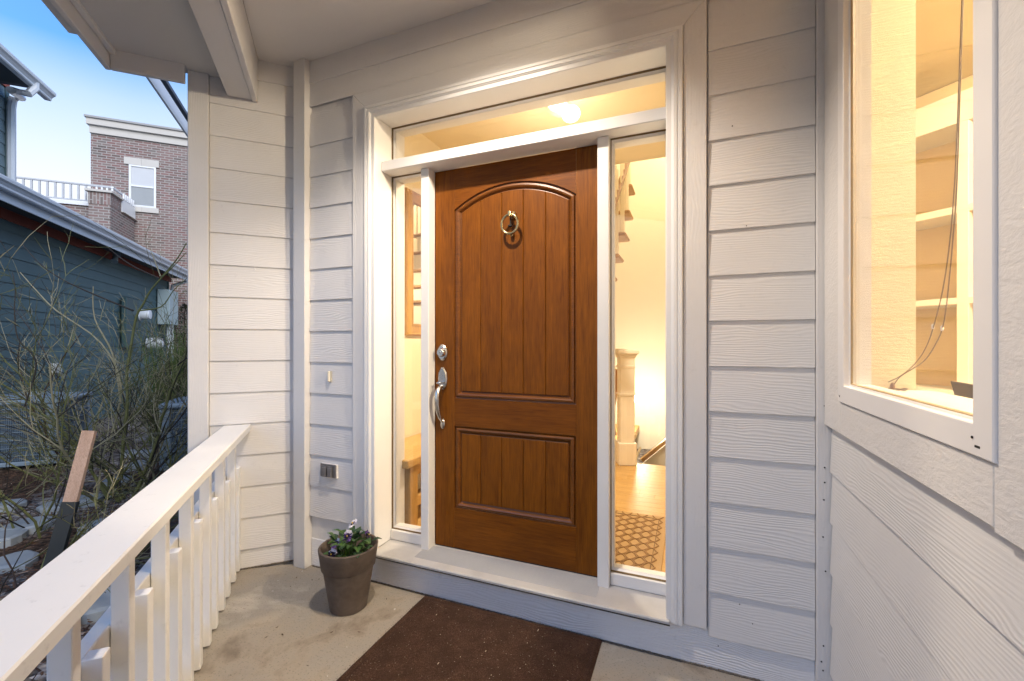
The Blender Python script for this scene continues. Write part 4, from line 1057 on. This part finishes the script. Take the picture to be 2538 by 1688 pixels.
wn = MB(); ring_mould(wn, [(-5.545, 5.371), (-4.89, 5.371), (-4.89, 6.619), (-5.545, 6.619)], [(0, PB), (0, PB-.03), (.04, PB-.035), (.055, PB-.02), (.055, PB-.002)]); wn_o = wn.build('window', m_wvinyl, bk)
box('meeting_rail', (-5.49, PB-.03, 5.97), (-4.945, PB-.003, 6.02), m_wvinyl, wn_o)
box('pane', (-5.489, PB-.010, 6.021), (-4.946, PB-.004, 6.563), m_blind, wn_o); box('pane', (-5.489, PB-.010, 5.427), (-4.946, PB-.004, 5.969), plain('window_blind_grey', (.28, .30, .31), .4), wn_o)
m_trail = plain('terrace_rail_backlit_grey', (.44, .46, .49), .5)  # white rail greyed in its colour to look backlit against the sky
# terrace block (nearer), plane p = 14.5
tb = thing('brick_terrace', 'low brick terrace with white balustrade in front of brick building', 'terrace', (0,0,0), RZ)
PT = 14.9
f_ = PT/14.5
box('terrace_wall', (-14.0, PT+.25, -.3), (-5.72*f_, PT+2, 4.93), m_brick, tb, 0)
box('wall_coping', (-14.0, PT+.20, 4.931), (-5.73*f_, PT+1.9, 5.02), m_wvinyl, tb)
box('pier', (-5.70*f_, PT, -.3), (-5.26*f_, PT+1.55, 4.95), m_brick, tb, 0)
box('pier_soldier_course', (-5.705*f_, PT-.01, 4.951), (-5.255*f_, PT+.65, 5.27), m_soldier, tb, 0)
box('pier_cap', (-5.76*f_, PT-.06, 5.271), (-5.20*f_, PT+.66, 5.33), m_stone, tb)
box('top_rail', (-14.0, PT+.27, 5.49), (-5.35*f_, PT+.33, 5.53), m_trail, tb)
box('bottom_rail', (-14.0, PT+.28, 5.07), (-5.75*f_, PT+.32, 5.10), m_trail, tb)
x = -9.9
bme = MB(); bme.bbox((-.02, -.02, 0), (.02, .02, .388), .004); bme = bme.mesh('baluster', m_trail)
while x < -5.95: inst('baluster', bme, tb, (x, PT+.30, 5.101)); x += .155
bme2 = MB(); bme2.bbox((-.02, -.02, 0), (.02, .02, .165), .004); bme2 = bme2.mesh('baluster', m_wvinyl)
for k in range(4): inst('baluster', bme2, tb, (-5.80 + .11*k, PT+.30, 5.331-.0))
box('side_top_rail', (-5.35*f_+.001, PT+.27, 5.49), (-5.35*f_+.06, PB-.001, 5.53), m_wvinyl, tb)
box('side_panel', (-5.27*f_, PT+.66, 4.97), (-5.24*f_, PB-.02, 5.34), m_wvinyl, tb)
for k in range(6): inst('baluster', bme2, tb, (-5.38, PT+.75+.13*k, 5.335-.0))
box('side_coping', (-5.30*f_, PT+.66, 4.951), (-5.20*f_, PB-.02, 4.969), m_stone, tb)

# far eave of own house: runs along a at q=-1.5
fe = thing('upper_eave', 'white roof eave with dark strip showing beside corner post', 'roof', (0,0,0), R(135))
box('fascia', (3.0, 1.48, 3.62), (9.0, 1.50, 3.84), m_smoothh, fe); box('drip_strip', (3.0, 1.501, 3.80), (9.0, 1.53, 3.87), m_smoothh, fe)
box('dark_strip', (3.0, 1.38, 3.66), (9.0, 1.42, 3.699), plain('dark_slate', (.09, .10, .13), .7), fe)  # narrow dark strip set behind the fascia
# own house body behind walls (blocks sky light properly)
hb_ = thing('house_body', None, None, kind='structure')
m = MB(); m.box((.13, -.67, -.3), (6, 1.5, 3.3)); o_ = m.build('side_block', m_trimv, hb_, loc=PQ(2.86, 0), rot=(0,0,R(135))); bpy.data.objects.remove(o_)
m = MB(); m.add([PQ(2.98, -.66, -.3), PQ(9, -.66, -.3), PQ(9, -.66, 3.6), PQ(2.98, -.66, 3.6), PQ(2.98, -.60, -.3), PQ(9, -.60, -.3), PQ(9, -.60, 3.6), PQ(2.98, -.60, 3.6)], [(0,1,2,3), (4,7,6,5), (0,3,7,4), (1,5,6,2), (3,2,6,7), (0,4,5,1)])
tag(m.build('outer_side_wall', m_trimv, hb_), kind='structure')
m = MB(); m.box((-2.3, 2.0, 2.93), (.7, 6.2, 5.6)); 
m = MB(); m.box((-2.6, -2.5, 3.0), (5.2, 6.3, 3.05)); 

# AC units
def ac_unit(loc, label, size=.76, hgt=.72):
    t = thing('ac_unit', label, 'air conditioner', loc, RZ, 'air conditioner units')
    mb_ = plain('ac_metal', (.22, .30, .39), .5, var=.1); md = plain('ac_dark_coil', (.075, .115, .165), .7); 
    s = size/2
    box('coil', (-s+.02, -s+.02, .05), (s-.02, s-.02, hgt-.06), md, t, .01)
    box('base_pan', (-s, -s, 0), (s, s, .05), mb_, t, .01)
    m = MB(); m.bbox((-s-.01, -s-.01, hgt-.06), (s+.01, s+.01, hgt), .018); m.build('top_cover', mb_, t)
    for sx in (-1, 1):
        for sy in (-1, 1): box('corner_post', (sx*s-.0 if sx < 0 else s-.10, sy*s if sy < 0 else s-.10, .0505), (-s+.10 if sx < 0 else s, -s+.10 if sy < 0 else s, hgt-.0605), mb_, t, .01)
    m = MB()
    for k in range(7): z_ = .12 + k*(hgt-.22)/6; m.tube([(-s+.10, -s+.002, z_), (s-.10, -s+.002, z_)], .004, 4); m.tube([(s-.002, -s+.10, z_), (s-.002, s-.10, z_)], .004, 4)
    for k in range(34): x_ = -s+.11 + k*(size-.22)/33; m.tube([(x_, -s+.006, .06), (x_, -s+.006, hgt-.06)], .002, 3); m.tube([(s-.006, x_, .06), (s-.006, x_, hgt-.06)], .002, 3)
    m.build('louvre_grille', mb_, t)
    m = MB()
    for k in range(9): r = .05 + k*.034; m.tube([(r*math.cos(a*.3), r*math.sin(a*.3), hgt+.055-.05*(r/.33)**2) for a in range(22)], .003, 4)
    m.lathe([(.0001, .06), (.05, .058), (.35, .005)], (0, 0, hgt-.005), 30); m.build('fan_guard', mb_, t, True)
    return t
ac_unit(at(75, 1139, 5.40) * Vector((1,1,0)).length if False else PQ(6.98, -3.26, -.10), 'blue grey air conditioner unit half hidden by branches near teal wall', .80, .74)
ac_unit(at(468, 1130, 7.0) * 1.0 if False else PQ(6.1, -1.33, -.10), 'dark louvred air conditioner unit beside the white corner post', .70, .72)

# wooden stake with black sleeve
sk = thing('wooden_stake', 'leaning raw wooden stake with black lower half beyond railing', 'stake')
pb, pm, ptp = at(128, 1400, 2.15), at(176, 1243, 2.22), at(222, 1068, 2.32)
d_ = (ptp-pb).normalized()
def beamseg(name, a, b, w, t, mat, parent):
    a, b = Vector(a), Vector(b); d = (b-a).normalized(); s = RT - d*RT.dot(d); s.normalize(); s = (Matrix.Rotation(R(28), 3, d) @ s); n = d.cross(s)
    m = MB(); V = []
    for P in (a, b):
        for sx, sy in ((-1,-1),(1,-1),(1,1),(-1,1)): V.append(P + s*sx*w/2 + n*sy*t/2)
    m.add(V, [(0,3,2,1), (4,5,6,7), (0,1,5,4), (1,2,6,5), (2,3,7,6), (3,0,4,7)]); return m.build(name, mat, parent)
pl_ = (ptp-pb); low = pb - pl_*1.2
beamseg('wood_stake', pm - d_*.05, ptp, .052, .040, wood('raw_pine', (.34, .22, .16), (.52, .38, .31), 'Z', .7, .3), sk)
beamseg('black_sleeve', low, pm, .058, .046, plain('black_paint', (.012, .016, .018), .45), sk)

# flagstones
fs = []
rnd = random.Random(21)
def stone(cx_, cy_, r, parent=None, i=0):
    K = 9; P = [(cx_ + r*rnd.uniform(.75, 1.1)*math.cos(2*math.pi*k/K), cy_ + r*rnd.uniform(.7, 1.05)*math.sin(2*math.pi*k/K)) for k in range(K)]
    m = MB(); I = offset_poly(P, .02); z0, z1 = -.17, -.085
    m.add([(x, y, z1) for x, y in I] + [(x, y, z1-.012) for x, y in P] + [(x, y, z0) for x, y in P], [tuple(range(K))] + [(k+i_, k+K+i_, k+K+(i_+1) % K, k+(i_+1) % K) for k in (0, K) for i_ in range(K)])
    return m
pa = thing('stepping_path', 'pale blue flagstone path running through the shrubs', 'path', kind='structure')
for k, (u, v) in enumerate(((45, 1540), (30, 1390), (70, 1300), (250, 1560-260), (150, 1250), (215, 1235), (290, 1190), (345, 1150), (375, 1120), (400, 1085), (415, 1050), (110, 1560), (240, 1490), (20, 1250), (5, 1330), (330, 1120), (380, 1060))):
    r_ = ray(u, v); kk_ = (-.1-H)/r_.z; P = Vector((0,0,H)) + r_*kk_
    stone(P.x, P.y, .12 + .05*rnd.random()).build('flagstone', m_flag, pa)

# mulch chips as stuff
m = MB(); rnd = random.Random(4)
for i in range(30000):
    p_ = rnd.uniform(.1, 6.5); q_ = -rnd.uniform(.55, 3.6)
    if rnd.random() > .35 + .65*math.exp(-max(0, p_-1.8)): continue
    P = PQ(p_, q_); z = -.14 + .035*mnoise.noise(Vector((P.x*1.3, P.y*1.3, 0))) + rnd.uniform(.0, .018)
    t = rnd.uniform(0, 6.28); l = rnd.uniform(.008, .035); w = rnd.uniform(.003, .007); tz = rnd.uniform(-.4, .4)
    d = Vector((math.cos(t), math.sin(t), tz))*l; s = Vector((-math.sin(t), math.cos(t), 0))*w; c_ = Vector((P.x, P.y, z)); u_ = Vector((0,0,.003))
    mi_ = rnd.choices((0,1,2), (50, 42, 8))[0]
    m.add([c_-d-s, c_-d+s, c_+d+s*.6, c_+d-s*.6, c_-d+u_, c_+d+u_], [(0,1,2,3), (0,3,5,4), (1,4,5,2)], mi_)
tag(m.build('mulch', m_mulch), 'dark wood chip mulch covering the garden bed', 'mulch', kind='stuff')
# pavers by the railing seen through gaps
m = MB(); P = PQ(1.55, -1.15, -.10); 
for k in range(1): 
    o_ = stone(*(PQ(1.42, -1.22).xy), .17); o_.build('flagstone', plain('grey_paver', (.34, .32, .31), .8, bump=.4, bscale=60), pa)

# ------------------------------------------------------------------ shrubs
m_bark = [plain('old_bark', (.055, .034, .026), .85, var=.4, vscale=20), plain('green_stem', (.120, .130, .045), .6, var=.35, vscale=12), plain('pale_twig', (.27, .25, .16), .7, var=.3, vscale=12), plain('dark_twig', (.030, .026, .022), .8)]
def shrub(name, base, n, hgt, spread, label, seed, bias=(0,0), thick=1.0, mats=(0,1,2,3), twig=5, droop=.3, lean=.5):
    rnd = random.Random(seed); mb = MB(); base = Vector(base)
    def grow(p, d, L, r, lvl, mi):
        K = max(3, int(4 - lvl + L*5)); pts = [p]; rr_ = [r]; dd = Vector(d)
        cv = Vector((rnd.gauss(0, 1), rnd.gauss(0, 1), rnd.gauss(0, .4)))*.05
        for k in range(K):
            dd = (dd + cv + Vector((rnd.gauss(0, .11), rnd.gauss(0, .11), rnd.gauss(0, .06) - droop*.05 + .03))).normalized()
            p = p + dd*L/K
            if p.z < -.08: p.z = -.08
            pts.append(p); rr_.append(r*(1 - .75*(k+1)/K) + .0007)
        mb.tube(pts, rr_, 5 if lvl == 0 else (4 if lvl == 1 else 3), mi, cap=False)
        if lvl < 3:
            nb = {0: twig, 1: 4, 2: 2}[lvl]
            for b in range(rnd.randint(max(1, nb-1), nb+1)):
                k = rnd.randint(1, K); q = pts[k]; ax = Vector((rnd.gauss(0,1), rnd.gauss(0,1), rnd.gauss(0,1))).normalized()
                nd = (Matrix.Rotation(rnd.uniform(.45, 1.1), 3, ax) @ dd); nd.z = nd.z*.8 + .12
                nm = mi if rnd.random() < .4 else rnd.choice(mats[1:])
                grow(q, nd.normalized(), L*rnd.uniform(.32, .62), max(.0017, rr_[k]*.62), lvl+1, nm)
    for i in range(n):
        t = rnd.uniform(0, 6.28); rr0 = rnd.uniform(0, .12)*spread
        d = Vector((math.cos(t)*lean*rnd.random()**.6 + bias[0], math.sin(t)*lean*rnd.random()**.6 + bias[1], rnd.uniform(.6, 1.0))).normalized()
        grow(base + Vector((math.cos(t)*rr0, math.sin(t)*rr0, 0)), d, hgt*rnd.uniform(.55, 1.05), rnd.uniform(.005, .010)*thick, 0, 1 if rnd.random() < .6 else rnd.choice(mats))
    t = thing(name, label, 'shrub', base)
    mb.v = [(v[0]-base.x, v[1]-base.y, v[2]-base.z) for v in mb.v]
    o = mb.build('branches', m_bark, t); return t
gz = -.13
def gp_(u, D): r_ = ray(u, 900); P = r_*D; return Vector((P.x, P.y, gz))
shrub('bare_shrub', gp_(310, 3.9), 13, 1.75, 2.0, 'largest bare green stemmed shrub in front of the teal garage', 1, (0, 0), 1.5, lean=.9)
shrub('bare_shrub', gp_(90, 3.3), 8, 1.45, 2.2, 'bare arching shrub at left edge in front of the air conditioner', 2, (-.05, 0), 1.0, lean=1.1, droop=.6)
shrub('bare_shrub', gp_(205, 5.0), 8, 1.7, 2.0, 'bare shrub standing behind the wooden stake', 3, (0, 0), 1.1, lean=.9)
shrub('bare_shrub', gp_(425, 5.2), 34, 1.75, 1.6, 'dense green twiggy shrub next to the white corner post', 4, (0, 0), .9, lean=.55)
shrub('bare_shrub', gp_(60, 2.35), 14, .95, 2.6, 'low dark tangled shrub just outside the railing', 5, (-.1, 0), .9, mats=(0,3,1,2), lean=1.5, droop=1.0)
shrub('bare_shrub', gp_(380, 4.2), 13, 1.2, 2.0, 'bushy lower shrub between largest shrub and the corner post', 6, (0, 0), .9, lean=1.0)
# long individual shoots that stand out against the sky side
def shoot(pts_, r0, mi, D, label):
    P = [at(u, v, d) for (u, v), d in zip(pts_, D)]; out = []
    for i in range(len(P)-1):
        a, b, c_, d = P[max(i-1, 0)], P[i], P[i+1], P[min(i+2, len(P)-1)]
        for k in range(4): t = k/4; out.append(.5*((2*b) + (c_-a)*t + (2*a-5*b+4*c_-d)*t*t + (3*b-a-3*c_+d)*t**3))
    out.append(P[-1]); mb = MB(); n = len(out); mb.tube(out, [r0*(1-.8*i/n)+.001 for i in range(n)], 6, mi); return mb
bigs = [o for o in S.objects if o.name.startswith('bare_shrub') and o.parent is None]
def addshoot(k, *a):
    mb = shoot(*a, None); b = bigs[k].location; mb.v = [(v[0]-b.x, v[1]-b.y, v[2]-b.z) for v in mb.v]; mb.build('shoot', m_bark, bigs[k])
addshoot(0, [(300, 1190), (306, 1090), (316, 1000), (314, 930), (326, 850), (338, 785), (356, 752), (372, 722), (403, 685), (440, 640), (462, 602)], .014, 1, [3.9]*11)
addshoot(0, [(400, 688), (425, 665), (462, 625)], .006, 1, [3.9]*3)
addshoot(0, [(398, 685), (385, 650), (372, 618)], .005, 2, [3.9]*3)
addshoot(0, [(345, 770), (400, 760), (430, 720), (463, 690)], .006, 1, [3.9]*4)
addshoot(0, [(395, 690), (340, 665), (300, 640), (267, 613)], .006, 3, [3.9]*4)
addshoot(0, [(330, 770), (270, 745), (200, 715), (150, 690), (100, 655), (55, 605)], .008, 3, [3.9]*6)
addshoot(1, [(60, 1010), (90, 900), (45, 840), (36, 770), (38, 720), (31, 675)], .005, 3, [3.3]*6)
addshoot(0, [(270, 1100), (300, 960), (250, 850), (140, 770), (90, 720), (50, 675)], .008, 2, [3.9]*6)
addshoot(3, [(440, 905), (455, 893), (476, 883), (500, 871), (524, 860)], .0035, 3, [3.2, 3.0, 2.85, 2.75, 2.65])
addshoot(3, [(448, 900), (470, 880), (508, 856)], .0025, 3, [3.1, 2.9, 2.7])
addshoot(0, [(300, 1000), (280, 880), (235, 790), (231, 710)], .008, 2, [3.9]*4)
# green ornamental grass at the corner post
M_gr = plain('grass_blade', (.06, .105, .02), .6, var=.4, vscale=20)
mb = MB(); rnd = random.Random(8); bs_ = gp_(445, 6.2)
for i in range(420):
    t = rnd.uniform(0, 6.28); r = rnd.uniform(0, .35); p = Vector((r*math.cos(t), r*math.sin(t), 0)); L = rnd.uniform(.8, 1.75); d = Vector((rnd.gauss(0, .12), rnd.gauss(0, .12), 1))
    pts = [p + d*L*k/4 + Vector((rnd.gauss(0, .015), rnd.gauss(0, .015), 0)) for k in range(5)]; mb.tube(pts, [.005, .0045, .004, .003, .001], 3, 0, cap=False)
t = thing('ornamental_grass', 'upright green stems growing behind the corner post', 'plant', bs_); o_ = mb.build('blades', M_gr, t); o_['kind'] = 'stuff'
# small evergreen at far
mb = MB()
for i in range(2600):
    t = rnd.uniform(0, 6.28); h = rnd.uniform(0, 1); r = (1-h)**.7*.9*rnd.uniform(.5, 1)
    p = Vector((r*math.cos(t), r*math.sin(t), .2+h*2.2)); d = Vector((rnd.gauss(0,1), rnd.gauss(0,1), rnd.gauss(0,.6))).normalized()*.07; s = d.cross(Vector((0,0,1))).normalized()*.02
    mb.add([p-s, p+s, p+d], [(0,1,2)])
t = thing('evergreen_shrub', 'dark evergreen shrub against the brick wall beside the post', 'shrub', PQ(15.4, -3.9, 0)); mb.build('foliage', plain('evergreen_needles', (.018, .035, .018), .8, var=.5, vscale=8), t)
m = MB(); m.tube([(0,0,-.2), (0,0,2.2)], [.05, .01], 8); m.build('stem', m_bark[0], t)
